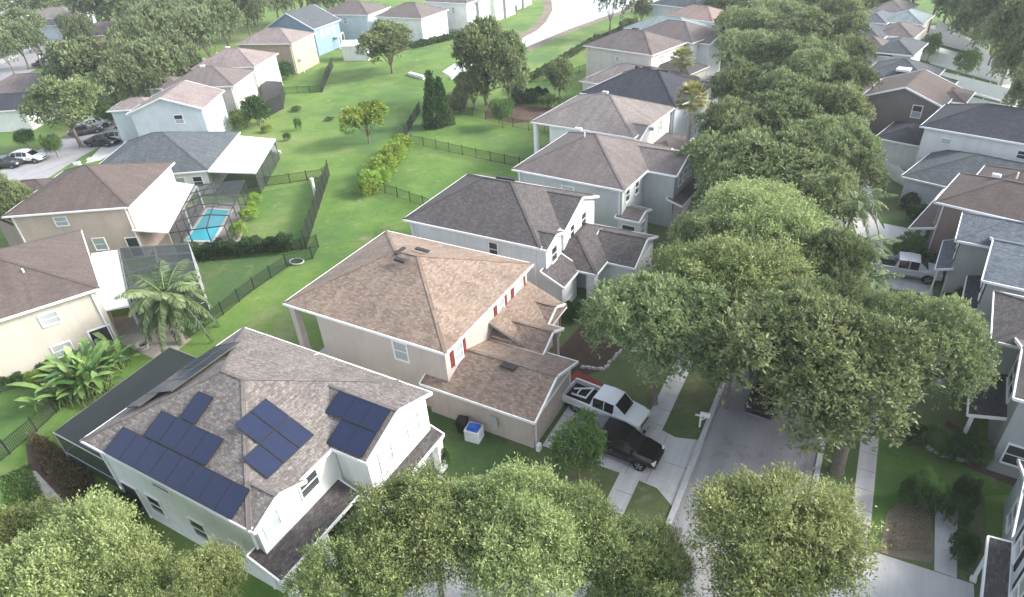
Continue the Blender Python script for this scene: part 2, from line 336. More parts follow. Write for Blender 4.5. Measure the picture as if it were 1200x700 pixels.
sheet('side_yard',[(-34,36.3),(-17,36.3),(-17,38.9),(-34,38.9)],.006,M_grassv,'shaded gap between brown and white houses')
sheet('lawn',[P(0,460),P(95,430),P(75,480),P(0,540)],.008,M_grassb,'small green yard beside the beige house')
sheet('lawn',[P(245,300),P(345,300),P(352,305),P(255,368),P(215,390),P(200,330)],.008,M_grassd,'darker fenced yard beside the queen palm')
sheet('lawn',[P(300,226),P(378,212),P(325,297),P(255,292)],.008,M_grassb,'bright fenced yard beside the pool')
sheet('lawn',[(-8,32.5),(-5.2,31),(-5.2,45),(-8,45)],.009,M_grassv,'worn strip of lawn under the oaks')
sheet('lawn',[(4.7,26.5),(7.5,31),(12,33.5),(12,35.5),(4.7,37)],.009,M_grassb,'front lawn of the bottom right house')
sheet('lawn',[(1.8,58.4),(6.0,57.2),(5.6,66),(.8,66)],.006,M_grassb,'small bright lawn with a palm across the street')
sheet('patio',[P(115,375),P(135,400),P(190,425),P(225,398),P(195,380),P(180,365)],.016,M_paver,'paver patio behind the beige house')
sheet('patio',[P(390-90,60+2),P(345,64),P(368,50),P(352,46)],.016,M_concrete,'pale patio beside the white shed')
sheet('patio',[P(478,45),P(500,38),P(522,40),P(522,46),P(500,52),P(480,52)],.016,M_gravel,'pale cluttered patio behind a distant house')
sheet('bare_ground',[P(570,128),P(600,122),P(650,128),P(655,140),P(600,145),P(568,138)],.010,M_mulch,'brown bed beneath the large tree')
# lake
LK=[P(636,-14),P(640,2),P(641,12),P(633,26),P(622,36),P(606,44),P(599,52),P(612,58),P(640,46),P(668,34),P(690,26),P(715,17),P(735,11),P(760,6),P(790,-2),P(820,-20)]
sheet('lake',LK+[(-10,330),(-120,330)],.012,M_water,'bright pond reflecting the sky')
sheet('lake',[P(518,84),P(532,75),P(548,70),P(562,78),P(556,90),P(535,94)],.012,M_water,'small drainage pool behind the cypress')
def bank(pts,label):
    ribbon('bank',pts,-1.0,1.2,.018,M_soil,label)
bank([P(638,-14),P(642,2),P(643,12),P(635,26),P(624,36),P(608,44),P(599,53)],'dark eroded west bank of the pond')
bank([P(600,58),P(612,60),P(640,48),P(668,36),P(690,28),P(715,19),P(735,13),P(762,8)],'eroded east bank of the pond')
for a,b,lab in (((480,88),(498,93),'white concrete drain edge left of the cypress'),((528,93),(548,89),'white concrete drain edge right of the cypress')):
    pa=P(*a);pb=P(*b); mb=MB(); mb.beam((*pa,.25),(*pb,.25),.7,.5,WHITE); tag(mb.build('drain_headwall'),lab,'headwall')
# streets on the left
SL=[P(-60,260),P(10,215),P(62,184),P(105,162),P(140,143),P(165,125)]
ribbon('side_street',SL,-4.5,4.5,.014,M_road,'curving residential street at the left')
sheet('driveway',[P(100,192),P(118,188),P(160,165),P(178,160),P(150,150),P(130,160)],.020,M_concrete,'driveway in front of the slate roofed house')
ribbon('avenue',[P(-90,130),P(0,86),P(36,68),P(70,54),P(92,40)],-8,7,.014,M_road,'wide road at the far left')
ribbon('avenue_path',[P(-90,110),P(0,74),P(34,58),P(62,48)],-1.5,1.2,.016,M_concrete,'pale path along the wide road')
sheet('far_lot',[P(-40,-12),P(50,-12),P(52,4),P(20,16),P(-40,30)],.02,M_concrete,'pale paved lot in the far left corner')
# right hand back yards: pale sand and concrete
sheet('back_yards',[P(1080,30),P(1096,30),P(1190,104),P(1230,150),P(1230,200),P(1195,190),P(1120,128),P(1085,66)],.018,M_sand,'pale sandy back yards at the upper right')

for i,(a,b,t) in enumerate((((1086,74),(1168,97),7),((1108,103),(1180,122),8),((1134,132),(1200,149),9),((1092,50),(1140,62),5),((1150,156),(1210,176),8))):
    sheet('back_lawn',[P(*a),P(*b),P(b[0]+4,b[1]+t),P(a[0]+6,a[1]+t)],.026,M_grassb,('first','second','third','fourth','fifth')[i]+' green strip between the pale back yards')
# ------------------------------------------------------------------ houses
DIR={'E':(1,0),'W':(-1,0),'N':(0,1),'S':(0,-1)}
class House:
    def __init__(s,name,label,ox,oy,yaw,wall,roof,cat='house',group=None,origin=(0,0)):
        s.root=empty(name,(ox,oy),R_(yaw),label,cat,group); s.W=MB(); s.R=MB(); s.F=MB(); s.wall=wall; s.roof=roof; s.o=origin; s.wins=[]
    def blk(s,x0,x1,y0,y1,h,kind='hip',k=.42,ov=.4,z0=0,wall=None,roof=None,walls=True,hN=None,ovw=None,trim=True):
        ox,oy=s.o; x0-=ox;x1-=ox;y0-=oy;y1-=oy
        wall=wall or s.wall; roof=roof or s.roof; T=.16
        a=(x0,y0,h);b=(x1,y0,h);c=(x1,y1,h);d=(x0,y1,h); dx=x1-x0; dy=y1-y0; sl=[]; rk=[]; ev=[]
        wx0,wx1,wy0,wy1=x0+ov,x1-ov,y0+ov,y1-ov
        r=rnd.random()*50
        if kind=='hip':
            if dx>=dy:
                p=(x0+dy/2,y0+dy/2,h+k*dy/2); q=(x1-dy/2,y0+dy/2,h+k*dy/2)
                sl=[[a,b,q,p],[b,c,q],[c,d,p,q],[d,a,p]]
                if dx-dy<.05: sl=[[a,b,p],[b,c,p],[c,d,p],[d,a,p]]
            else:
                p=(x0+dx/2,y0+dx/2,h+k*dx/2); q=(x0+dx/2,y1-dx/2,h+k*dx/2)
                sl=[[a,b,p],[b,c,q,p],[c,d,q],[d,a,p,q]]
            ev=[(a,b),(b,c),(c,d),(d,a)]; ridge=(p,q); hips=[(a,p),(b,p if dx<dy else q),(c,q),(d,q if dx<dy else p)]
            if dx>=dy: hips=[(a,p),(b,q),(c,q),(d,p)]
            else: hips=[(a,p),(b,p),(c,q),(d,q)]
            for u,w in hips+[ridge]:
                if (Vector(u)-Vector(w)).length>.1: s.R.beam((u[0],u[1],u[2]+.002),(w[0],w[1],w[2]+.002),.22,.02,roof)
        elif kind=='gx':   # ridge along x, gables face E and W
            ym=(y0+y1)/2; p=(x0,ym,h+k*dy/2); q=(x1,ym,h+k*dy/2); sl=[[a,b,q,p],[c,d,p,q]]; ev=[(a,b),(c,d)]; rk=[(a,p),(p,d),(b,q),(q,c)]
            s.R.beam((p[0],p[1],p[2]+.002),(q[0],q[1],q[2]+.002),.22,.02,roof)
            if walls:
                gz=h+k*(dy/2-ov)+k*ov-.06
                zz=h+k*ov-.06
                for X in (wx0,wx1): s.W.face([(X,wy0,zz),(X,wy1,zz),(X,ym,gz-.03)],wall)
        elif kind=='gy':
            xm=(x0+x1)/2; p=(xm,y0,h+k*dx/2); q=(xm,y1,h+k*dx/2); sl=[[a,d,q,p],[b,c,q,p]]; ev=[(a,d),(b,c)]; rk=[(a,p),(p,b),(d,q),(q,c)]
            s.R.beam((p[0],p[1],p[2]+.002),(q[0],q[1],q[2]+.002),.22,.02,roof)
            if walls:
                gz=h+k*dx/2-.09; zz=h+k*ov-.06
                for Y in (wy0,wy1): s.W.face([(wx0,Y,zz),(wx1,Y,zz),(xm,Y,gz)],wall)
        elif kind in('sE','sW','sN','sS'):   # shed, low edge on the named side, h is the low edge
            L={'sE':dx,'sW':dx,'sN':dy,'sS':dy}[kind]; up=k*L
            z={'sE':(up,0,0,up),'sW':(0,up,up,0),'sN':(up,up,0,0),'sS':(0,0,up,up)}[kind]
            A=[(v[0],v[1],v[2]+e) for v,e in zip((a,b,c,d),z)]; sl=[A]; ev=[(A[0],A[1]),(A[1],A[2]),(A[2],A[3]),(A[3],A[0])]
        for f in sl:
            s.R.slope(f,roof,(r,r))
            s.F.slope([(v[0],v[1],v[2]-T) for v in f],M_soffit)
        if trim:
            for u,w in ev: s.F.beam((u[0],u[1],u[2]-.075),(w[0],w[1],w[2]-.075),.09,.17,WHITE)
            for u,w in rk: s.F.beam((u[0],u[1],u[2]-.075),(w[0],w[1],w[2]-.075),.09,.19,WHITE)
        if walls:
            zt=h+k*ov-.06 if kind!='hip' or True else h
            if kind[0]=='s': zt=h-.05
            s.W.box(wx0,wx1,wy0,wy1,z0,zt,wall,skip=('b','t'))
            s.last=(wx0,wx1,wy0,wy1)
            if h>5 and kind=='hip' and dx*dy>90:
                for X,Y in ((wx0+.25,wy0-.06),(wx1-.25,wy0-.06),(wx1+.06,wy1-.3)):
                    q=MB(); q.box(X-.05,X+.05,Y-.05,Y+.05,.15,h-.1,WHITE); q.build('downspout',s.root)
        return s
    def slab(s,x0,x1,y0,y1,z0,z1,mat,name=None):
        ox,oy=s.o; mb=MB(); mb.box(x0-ox,x1-ox,y0-oy,y1-oy,z0,z1,mat); return mb.build(name or 'panel',s.root)
    def win(s,x,y,zc,w,h,side,shut=None,kind='blind',raw=False,name='window'):
        """window centred at x,y (on the wall plane)"""
        ox,oy=(0,0) if raw else s.o; x-=ox;y-=oy; nx,ny=DIR[side]; tx,ty=-ny,nx
        def B(mb,t0,t1,n0,n1,z0,z1,mat):
            xs=sorted((x+tx*t0+nx*n0,x+tx*t1+nx*n1)); ys=sorted((y+ty*t0+ny*n0,y+ty*t1+ny*n1)); mb.box(xs[0],xs[1],ys[0],ys[1],z0,z1,mat)
        f=MB(); a=w/2; e=.09; z0,z1=zc-h/2,zc+h/2
        B(f,-a-e,-a,-.02,.07,z0-e,z1+e,WHITE); B(f,a,a+e,-.02,.07,z0-e,z1+e,WHITE); B(f,-a,a,-.02,.07,z1,z1+e,WHITE); B(f,-a-.04,a+.04,-.02,.11,z0-e,z0,WHITE)
        B(f,-a,a,-.02,.06,zc-.025,zc+.025,WHITE)
        if w>1.3: B(f,-.03,.03,-.02,.06,z0,z1,WHITE)
        o=f.build(name,s.root)
        p=MB(); B(p,-a,a,-.03,.03,zc+.025,z1,M_blind if kind=='blind' else M_glass); B(p,-a,a,-.03,.025,z0,zc-.025,M_glass if kind=='dark' else M_blind); p.build('pane',o)
        if shut:
            for sg in (-1,1):
                q=MB(); t=sorted((sg*(a+e+.03),sg*(a+e+.38))); B(q,t[0],t[1],.0,.05,z0-.03,z1+.03,shut)
                for kz in range(6): zz=z0+(z1-z0)*(kz+.5)/6; B(q,t[0]+.05,t[1]-.05,.05,.065,zz-.03,zz+.02,shut)
                q.build('shutter',s.root)
    def auto(s,side,n,zc,w=.95,h=1.25,shut=None,m=.16):
        x0,x1,y0,y1=s.last
        for i in range(n):
            t=m+(1-2*m)*(i+.5)/n if n>1 else .5
            if side in 'NS': s.win(x0+(x1-x0)*t,y0 if side=='S' else y1,zc,w,h,side,shut,raw=True)
            else: s.win(x1 if side=='E' else x0,y0+(y1-y0)*t,zc,w,h,side,shut,raw=True)
    def door(s,x,y,w,h,side,mat,name='door',raw=False):
        ox,oy=(0,0) if raw else s.o; x-=ox;y-=oy; nx,ny=DIR[side]; tx,ty=-ny,nx
        def B(mb,t0,t1,n0,n1,z0,z1,mt):
            xs=sorted((x+tx*t0+nx*n0,x+tx*t1+nx*n1)); ys=sorted((y+ty*t0+ny*n0,y+ty*t1+ny*n1)); mb.box(xs[0],xs[1],ys[0],ys[1],z0,z1,mt)
        d=MB(); B(d,-w/2,w/2,-.02,.04,.02,h,mat)
        if name=='garage_door':
            for kz in range(4):
                for kx in range(int(w/.6)):
                    t=-w/2+.1+kx*(w-.2)/int(w/.6); B(d,t,t+(w-.2)/int(w/.6)-.1,.04,.055,.1+kz*h/4,h/4*(kz+1)-.06,mat)
        B(d,-w/2-.12,-w/2,-.02,.06,0,h+.12,WHITE); B(d,w/2,w/2+.12,-.02,.06,0,h+.12,WHITE); B(d,-w/2,w/2,-.02,.06,h,h+.12,WHITE)
        d.build(name,s.root)
    def vent(s,x,y,z,sx=.35,sy=.35,mat=None,name='roof_vent',raw=False,hh=.18):
        ox,oy=(0,0) if raw else s.o; mb=MB(); mb.box(x-ox-sx,x-ox+sx,y-oy-sy,y-oy+sy,z-.1,z+hh,mat or WHITE); mb.build(name,s.root)
    def pipe(s,x,y,z,raw=False):
        ox,oy=(0,0) if raw else s.o; mb=MB(); mb.tube([(x-ox,y-oy,z-.2),(x-ox,y-oy,z+.35)],[.06,.06],WHITE); mb.build('vent_pipe',s.root)
    def ridgevent(s,a,b,w=.5,hh=.08,mat=None):
        ox,oy=s.o; mb=MB(); mb.beam((a[0]-ox,a[1]-oy,a[2]+.05),(b[0]-ox,b[1]-oy,b[2]+.05),w,hh,mat or M_dark); mb.build('ridge_vent',s.root)
    def post(s,x,y,h,w=.35,mat=None):
        ox,oy=s.o; mb=MB(); mt=mat or WHITE; x-=ox;y-=oy
        mb.box(x-w/2,x+w/2,y-w/2,y+w/2,0,h,mt); mb.box(x-w/2-.06,x+w/2+.06,y-w/2-.06,y+w/2+.06,0,.2,mt); mb.box(x-w/2-.06,x+w/2+.06,y-w/2-.06,y+w/2+.06,h-.2,h-.02,mt); mb.build('porch_post',s.root)
    def done(s):
        s.W.build('wall',s.root); s.R.build('roof',s.root); s.F.build('eaves_trim',s.root); return s.root

R_porch=shingle('dark_weathered_shingles',(0.048,0.044,0.044),(0.068,0.062,0.062),(0.100,0.093,0.091),1.2)
# --- 1 house with solar panels
h=House('solar_roof_house','white two storey house with dark blue solar panels on its mottled grey roof',-27,15.8,0,W_white,R_solar,origin=(-27,15.8))
K=.45
h.blk(-33.8,-20.8,10.1,21.5,5.6,'hip',k=K)
h.blk(-27,-18.5,15.65,21.46,5.62,'gx',k=.38,ov=.3)
h.blk(-24.5,-20.55,10.14,13.5,5.54,'gx',k=.44,ov=.35,walls=False)
h.W.face([(-20.72+27,10.3-15.8,5.4),(-20.72+27,13.35-15.8,5.4),(-20.72+27,11.82-15.8,6.2)],W_white)
h.W.box(-21.25+27,-20.95+27,10.5-15.8,15.9-15.8,0,5.5,W_white,skip=('b',))
h.blk(-21.6,-19.6,9.9,15.65,2.75,'sE',k=.36,ov=.3,walls=False,roof=R_porch)
h.blk(-19.0,-18.05,15.5,21.4,2.6,'sE',k=.36,ov=.2,walls=False,roof=R_porch)
h.post(-19.85,10.4,2.75,.4); h.post(-19.85,12.9,2.75,.4); h.post(-18.3,15.9,2.6,.3); h.post(-18.3,20.9,2.6,.5)
h.win(-18.8,19.8,4.45,.95,1.3,'E'); h.win(-18.8,17.3,4.35,.95,1.3,'E'); h.win(-20.95,13.85,4.75,1.15,1.05,'E',kind='dark'); h.win(-20.95,11.3,4.75,.85,1.2,'E')
h.win(-28.3,10.5,4.35,1.3,.6,'S',kind='dark'); h.win(-30.0,10.5,1.9,1.1,1.3,'S',kind='dark'); h.win(-26.4,10.5,1.9,1.1,1.3,'S',kind='dark'); h.win(-23.4,10.5,1.9,.9,1.3,'S')
h.door(-32.2,10.5,1.3,2.4,'S',M_dark,'patio_door'); h.door(-20.95,12.0,1.0,2.1,'E',plain('front_door_grey',(.12,.11,.1),.5)); h.door(-18.8,18.5,4.4,2.15,'E',plain('garage_white',(.72,.72,.71),.5),'garage_door')
def panel(h,origin_uv,fn,u0,u1,v0,v1,up=0):
    """one framed panel on a slope; fn(u,v)->xyz"""
    mb=MB(); g=.012; c=[Vector(fn(u,v)) for u,v in ((u0+g,v0+g),(u1-g,v0+g),(u1-g,v1-g),(u0+g,v1-g))]
    n=(c[1]-c[0]).cross(c[3]-c[0]).normalized(); 
    if n.z<0: n=-n; c.reverse()
    off=Vector((h.o[0],h.o[1],0)); lo=[p+n*(.07+up)-off for p in c]; hi=[p+n*(.12+up)-off for p in c]
    L1=(c[1]-c[0]).length; L2=(c[3]-c[0]).length
    mb.face(hi,M_solar,[(0,0),(L1,0),(L1,L2),(0,L2)])
    for i in range(4):
        j=(i+1)%4; mb.face([lo[i],lo[j],hi[j],hi[i]],M_black)
        mb.beam(hi[i]+n*.004,hi[j]+n*.004,.03,.014,M_black,up=tuple(n))
    mb.face(list(reversed(lo)),M_black); mb.build('solar_panel',h.root)
cs=math.cos(math.atan(K))
S_=lambda u,v:(u,10.1+v*cs,5.6+K*v*cs)       # south slope
E_=lambda u,v:(-20.8-v*cs,u,5.6+K*v*cs)      # east slope
W_=lambda u,v:(-33.8+v*cs,u,5.6+K*v*cs)
G_=lambda u,v:(u,15.65+v*cs,5.62+.38*v*cs)
u0=-31.6;pw=1.21
for i in range(8): panel(h,0,S_,u0+i*pw,u0+(i+1)*pw,.05,1.55)
for i in range(4): panel(h,0,S_,u0+1.65+i*pw,u0+1.65+(i+1)*pw,1.6,3.1)
panel(h,0,S_,-28.55,-27.34,3.15,4.75)
for a,b,c,d in ((14.58,15.62,1.15,2.78),(14.58,15.62,2.82,4.45),(13.5,14.54,1.15,2.78),(13.5,14.54,2.82,4.45),(12.42,13.46,1.15,2.78)): panel(h,0,E_,a,b,c,d)
for i in range(3): panel(h,0,G_,-22.35+i*1.18,-22.35+(i+1)*1.18,1.62,3.05)
for i in range(2): panel(h,0,G_,-21.17+i*1.18,-21.17+(i+1)*1.18,.12,1.58)
panel(h,0,G_,-20.52+1.22,-18.75,.6,1.65) if False else None
for i in range(5): panel(h,0,W_,12.6+i*1.22,12.6+(i+1)*1.22,.9,2.5,.12)
for i in range(4): panel(h,0,W_,13.82+i*1.22,13.82+(i+1)*1.22,2.54,4.1,.12)
h.done()
# --- 2 brown roofed tan house
h=House('brown_roof_house','tan stucco house with a speckled brown shingle roof and maroon shutters',-26.6,30.8,0,W_tan,R_brown,origin=(-26.6,30.8))
h.blk(-33.5,-19.75,24.75,36.55,5.6,'hip',k=.42,walls=False); h.W.box(-30.9+26.6,-20.15+26.6,25.15-30.8,36.15-30.8,0,5.7,W_tan,skip=('b','t')); h.last=(-30.9,-20.15,25.15,36.15)
h.post(-33.0,25.2,5.5,.5,W_tan); h.post(-33.0,36.1,5.5,.5,W_tan); h.post(-33.0,30.7,5.5,.4,W_tan)
h.slab(-33.3,-31.0,25.2,36.1,0,.12,M_concrete,'patio_slab')
h.blk(-22,-13.6,24.45,30.75,2.65,'gx',k=.37,ov=.35); h.door(-13.95,27.6,4.9,2.1,'E',plain('garage_tan',(.42,.37,.33),.5),'garage_door')
h.blk(-20.3,-16.9,30.4,36.3,2.75,'sE',k=.42,ov=.3,walls=False,trim=False); h.blk(-22,-15.9,30.2,33.5,2.85,'gx',k=.50,ov=.3,walls=False); h.post(-16.3,30.95,2.85,.35,W_tan); h.post(-16.3,33.0,2.85,.35,W_tan); h.W.box(-20+26.6,-18.4+26.6,30.4-30.8,33-30.8,0,3,W_tan,skip=('b',))
h.door(-18.4,31.8,1.0,2.1,'E',plain('door_brown',(.08,.04,.03),.5))
h.blk(-21,-17.1,33.3,36.4,2.8,'gx',k=.48,ov=.3); h.win(-17.4,34.9,1.7,1.2,1.3,'E',M_shut)
h.win(-20.15,26.55,4.3,.85,1.2,'E',M_shut); h.win(-20.15,32.1,4.35,.85,1.2,'E',M_shut); h.win(-20.15,34.75,4.45,1.2,1.2,'E',M_shut)
h.win(-23.7,25.15,4.25,1.05,1.4,'S')
h.ridgevent((-26.9,29.7,8.0),(-26.0,29.7,8.0),.35,.18,M_dark); h.ridgevent((-27.2,30.2,8.05),(-27.2,31.2,8.05),.3,.1); h.ridgevent((-26.5,31.6,7.95),(-25.4,31.6,7.9),.3,.1)
h.ridgevent((-17.3,27.2,3.75),(-16.3,27.2,3.75),.45,.1); h.slab(-30.9,-30.7,33,36,1,2.4,M_dark,'patio_window')
h.W.box(-13.75+26.6,-13.5+26.6,24.65-30.8,25.0-30.8,0,.5,WHITE)
h.slab(-16.9,-16.4,24.62,24.78,.9,1.7,M_greybar,'utility_meter')
h.done()
# --- 3 white house charcoal roof
h=House('charcoal_roof_house','white two storey house with dark grey roof and a gabled single storey front wing',-26.8,44.2,0,W_pale,R_char,origin=(-26.8,44.2))
h.blk(-33.5,-20.3,38.8,49.4,5.6,'hip',k=.48); h.win(-24.8,39.2,4.35,.75,1.2,'S',kind='dark')
h.blk(-26,-19.8,42.3,49.36,5.55,'gx',k=.40,ov=.3); h.last=(-26,-20.1,42.6,49.1); h.win(-20.1,46.6,4.5,.9,1.2,'E',kind='dark',)
h.blk(-23,-19.7,38.84,42.2,5.52,'gx',k=.35,ov=.3); h.win(-20.0,40.5,4.3,.9,1.25,'E',kind='dark')
h.win(-20.1,44.2,4.5,.7,1.1,'E',kind='dark')
h.blk(-20.25,-18.2,38.5,41.9,2.7,'sE',k=.5,ov=.3); h.W.face([(-20.2+26.8,38.8-44.2,2.6),(-18.5+26.8,38.8-44.2,2.6),(-20.2+26.8,38.8-44.2,3.55)],W_pale); h.win(-18.55,40.0,1.5,1.3,1.4,'E')
h.blk(-22.5,-16.6,41.2,49.3,2.75,'hip',k=.52,ov=.3,walls=False); h.W.box(-20.5+26.8,-17.2+26.8,42.9-44.2,49-44.2,0,2.8,W_pale,skip=('b',)); h.W.box(-17.6+26.8,-16.9+26.8,41.5-44.2,42.3-44.2,0,2.8,W_white,skip=('b',))
h.door(-19.8,42.9,1.0,2.1,'S',M_dark)
h.blk(-18.5,-14.2,43.4,49.3,2.7,'gx',k=.42,ov=.3); h.door(-14.5,46.35,4.6,2.1,'E',plain('garage_white',(.7,.7,.7)),'garage_door')
h.vent(-26.4,44.6,8.05,.9,.15,M_dark,hh=.14)
h.done()
# --- 4 grey green house
h=House('grey_green_house','grey green two storey house with mauve brown roof and projecting front wing',-23.5,57.5,-4,W_grey,R_mauve)
h.blk(-6.1,5.9,-6.0,5.6,5.6,'hip',k=.44); h.auto('S',1,4.3,1.2,.8)
h.win(5.5,-4.5,4.5,.8,1.2,'E',kind='dark'); h.win(5.5,-2.4,4.4,.8,1.2,'E',kind='dark')
h.blk(1,8.8,-.9,5.3,5.55,'gx',k=.35,ov=.3); h.auto('E',3,4.5,.8,1.2)
h.blk(5.0,7.4,-6.0,-3.0,2.8,'gx',k=.35,ov=.25,wall=W_pale); h.win(6.3,-5.75,1.5,1.2,1.2,'S',kind='dark'); h.win(7.15,-4.5,1.5,.9,1.2,'E')
h.blk(8.0,9.6,-1.0,5.2,2.7,'sE',k=.3,ov=.2,walls=False); h.door(8.5,2.3,4.5,2.2,'E',plain('garage_white',(.7,.7,.7)),'garage_door')
h.vent(-2.0,.2,8.15,.35,.12,WHITE); h.pipe(-.8,-.8,8); h.done()
# --- 5 light taupe roof with rear porch posts
h=House('taupe_roof_house','white house with pale taupe hip roof and tall square posts at its back porch',-27.8,70.3,-5,W_white,R_ltaupe)
h.blk(-6.5,6.5,-5.7,5.7,5.6,'hip',k=.42,walls=False); h.W.box(-4.2,6.1,-5.3,5.3,0,5.7,W_white,skip=('b','t')); h.last=(-4.2,6.1,-5.3,5.3)
for yy in (-5.2,0,5.2): h.post(-6.1,yy,5.5,.45)
h.auto('E',3,4.4,.9,1.2); h.auto('S',1,2.2,.9,1.2)
h.blk(3,7.0,-5.3,-.8,5.3,'gx',k=.4,ov=.3); h.blk(6,9.5,-1.5,4.5,2.8,'hip',k=.42,ov=.3,roof=R_mauve)
h.vent(-.4,1.1,7.75,.35,.25,M_greybar); h.done()
# --- 6 black roof
h=House('black_roof_house','pale blue house with a plain black shingle hip roof beside the tall palm',-26.3,81.8,-10,W_bluew,R_navy)
h.blk(-6.8,6.8,-5.6,5.2,5.6,'hip',k=.46); h.auto('E',3,4.3,.9,1.2)
h.vent(-1.8,.3,7.95,.2,.35,M_dark,hh=.25); h.vent(-.6,.5,8.0,.6,.2,M_dark,hh=.14); h.vent(1.4,.9,7.8,.8,.12,M_dark,hh=.1); h.done()
# --- 7 low grey-taupe
h=House('low_taupe_house','low single storey house with long pale taupe roof behind the black roof',-32,95,-11,W_white,R_ltaupe)
h.blk(-7.3,7.5,-5.2,4.6,3.0,'hip',k=.42); h.auto('S',2,1.6); h.blk(4.5,9.5,-2,3.5,3.0,'gx',k=.35); h.done()
# --- 8
h=House('cream_house','cream two storey house with brown grey hip roof and a low front wing',-36.3,105.2,-15,W_cream,R_taupe)
h.blk(-6.6,6.6,-5.3,4.5,5.6,'hip',k=.44); h.auto('E',2,4.3,.8,1.1); h.auto('S',1,4.2,.6,.6); h.blk(5,12,-3.5,2.5,3.0,'hip',k=.45,ov=.3,roof=R_char); h.vent(-.2,0,7.7,.6,.2,M_dark); h.done()
h=House('mauve_roof_house','grey sided house with mauve brown roof behind the cream house',-32.3,113.6,-17,W_pale,R_mauve)
h.blk(-6.2,6.2,-4.6,4.6,5.6,'hip',k=.44); h.auto('E',2,4.2,1.0,1.6); h.auto('S',1,4.2); h.blk(3,8,-2.5,2.6,5.2,'gx',k=.3); h.done()
h=House('teal_roof_house','house with a pale teal roof in the far row by the pond',-36.3,123,-18,W_bluew,R_teal)
h.blk(-6.8,6.8,-4.6,4.6,4.6,'hip',k=.42); h.auto('E',2,3.4); h.done()
h=House('terracotta_roof_house','house with an orange terracotta roof in the far row',-33.5,132.5,-20,W_pale,R_orange)
h.blk(-5.8,5.8,-4,4.2,5.0,'hip',k=.42); h.auto('E',2,3.4); h.blk(4,8.5,-3,2,3,'gx',k=.35); h.done()
h=House('slate_roof_house','far house with a slate grey hip roof near the pond bank',-38.8,142,-20,W_pale,R_slate)
h.blk(-5.8,5.8,-4.2,4.2,5.4,'hip',k=.44); h.auto('E',2,4); h.done()
h=House('umber_roof_house','far house with a dull umber roof at the top edge of the row',-33.5,153,-20,W_white,R_mauve)
h.blk(-6,6,-4.5,4.5,5.4,'hip',k=.44); h.auto('E',2,4); h.done()
h=House('distant_house','farthest pale house of the pond side row',-42,164,-20,W_white,R_ltaupe)
h.blk(-6,6,-4.5,4.5,5.4,'hip',k=.44); h.auto('E',2,4); h.done()

# --- east row (fronts face west)
h=House('pale_blue_house','pale blue house with black shutters at the bottom right corner',15,23.5,-6,W_sky,R_char)
h.blk(-5.8,6,-6,3.4,5.6,'gx',k=.45); h.last=(-5.4,5.6,-5.6,3.0); h.win(-5.4,1.4,4.25,1.0,1.5,'W',M_shutb); h.win(-5.4,-1.3,4.25,1.0,1.5,'W',M_shutb); h.win(-5.4,-4.2,4.25,1.0,1.5,'W',M_shutb)
h.win(-2.6,3.0,4.2,.8,1.3,'N'); h.blk(-6.3,-5.4,-6,2.6,2.8,'sW',k=.2,walls=False,ov=.1); h.post(-6.1,2.2,2.7,.14); h.post(-6.1,-2,2.7,.14)
h.blk(-5.4,2,3.0,8.6,2.9,'gx',k=.45,ov=.3,roof=R_navy); h.win(-5.1,5.8,1.6,1.1,1.3,'W'); h.done()
h=House('dark_grey_house','dark grey house with charcoal roof and white framed windows behind the big oak',15.5,38.5,-4,W_dgrey,R_char)
h.blk(-6.7,6,.2,6.2,5.6,'hip',k=.42,wall=W_mgrey); h.win(-6.3,3.2,4.3,1.7,1.5,'W',kind='dark')
h.blk(-5.6,6,-4.8,1.2,5.6,'gx',k=.42,wall=W_mgrey); h.win(-5.2,-1.2,4.3,2.4,1.6,'W',kind='dark')
h.blk(-6.9,-4.9,-3.6,1.6,2.8,'sW',k=.3,walls=False,ov=.2,roof=R_navy); h.post(-6.6,-3.2,2.8,.2); h.blk(-7.6,-6.2,3.4,6,2.7,'sW',k=.3,walls=False,ov=.2,roof=R_navy); h.post(-7.3,5.6,2.7,.2)
h.win(-4.2,-4.4,1.6,1.1,1.3,'S',kind='dark'); h.done()
h=House('blue_grey_roof_house','grey house with blue grey roof and black shuttered front windows beside the silver pickup',14.2,50.6,-6,W_mgrey,R_blue)
h.blk(-7.1,6.5,.3,5.6,5.6,'hip',k=.42); h.win(-6.7,2.0,4.3,1.0,1.5,'W',M_shutb); h.win(-6.7,4.0,4.3,.9,1.5,'W',M_shutb)
h.blk(-5.1,6.5,-4.9,2.0,5.6,'gx',k=.42); h.win(-4.7,-3.4,4.3,1.0,1.5,'W',M_shutb); h.win(-4.7,-1.4,4.3,1.0,1.5,'W',M_shutb)
h.blk(-5.6,-4.2,-4.4,.9,2.8,'sW',k=.35,walls=False,ov=.2,roof=R_navy); h.post(-5.4,-4.1,2.8,.15); h.post(-5.4,-1.8,2.8,.15)
h.blk(-7.7,-6.6,.6,5.8,2.8,'sW',k=.35,walls=False,ov=.2); h.post(-7.5,.9,2.8,.14)
h.door(-6.7,3.0,3.8,2.1,'W',plain('garage_white',(.7,.7,.7)),'garage_door'); h.done()
h=House('umber_roof_brick_house','brick red sided house with an umber brown roof and white gutters',13.3,61.5,-15,W_brick,R_umber)
h.blk(-6.4,7,-5.2,2.2,5.6,'hip',k=.42); h.blk(-5.2,7,-1,5.2,5.6,'hip',k=.42); h.win(-6.0,-1.6,4.3,1.0,1.6,'W',M_shutb); h.win(-6.0,-3.9,4.3,.9,1.6,'W'); h.win(-1.5,-4.8,4.3,1.2,.9,'S')
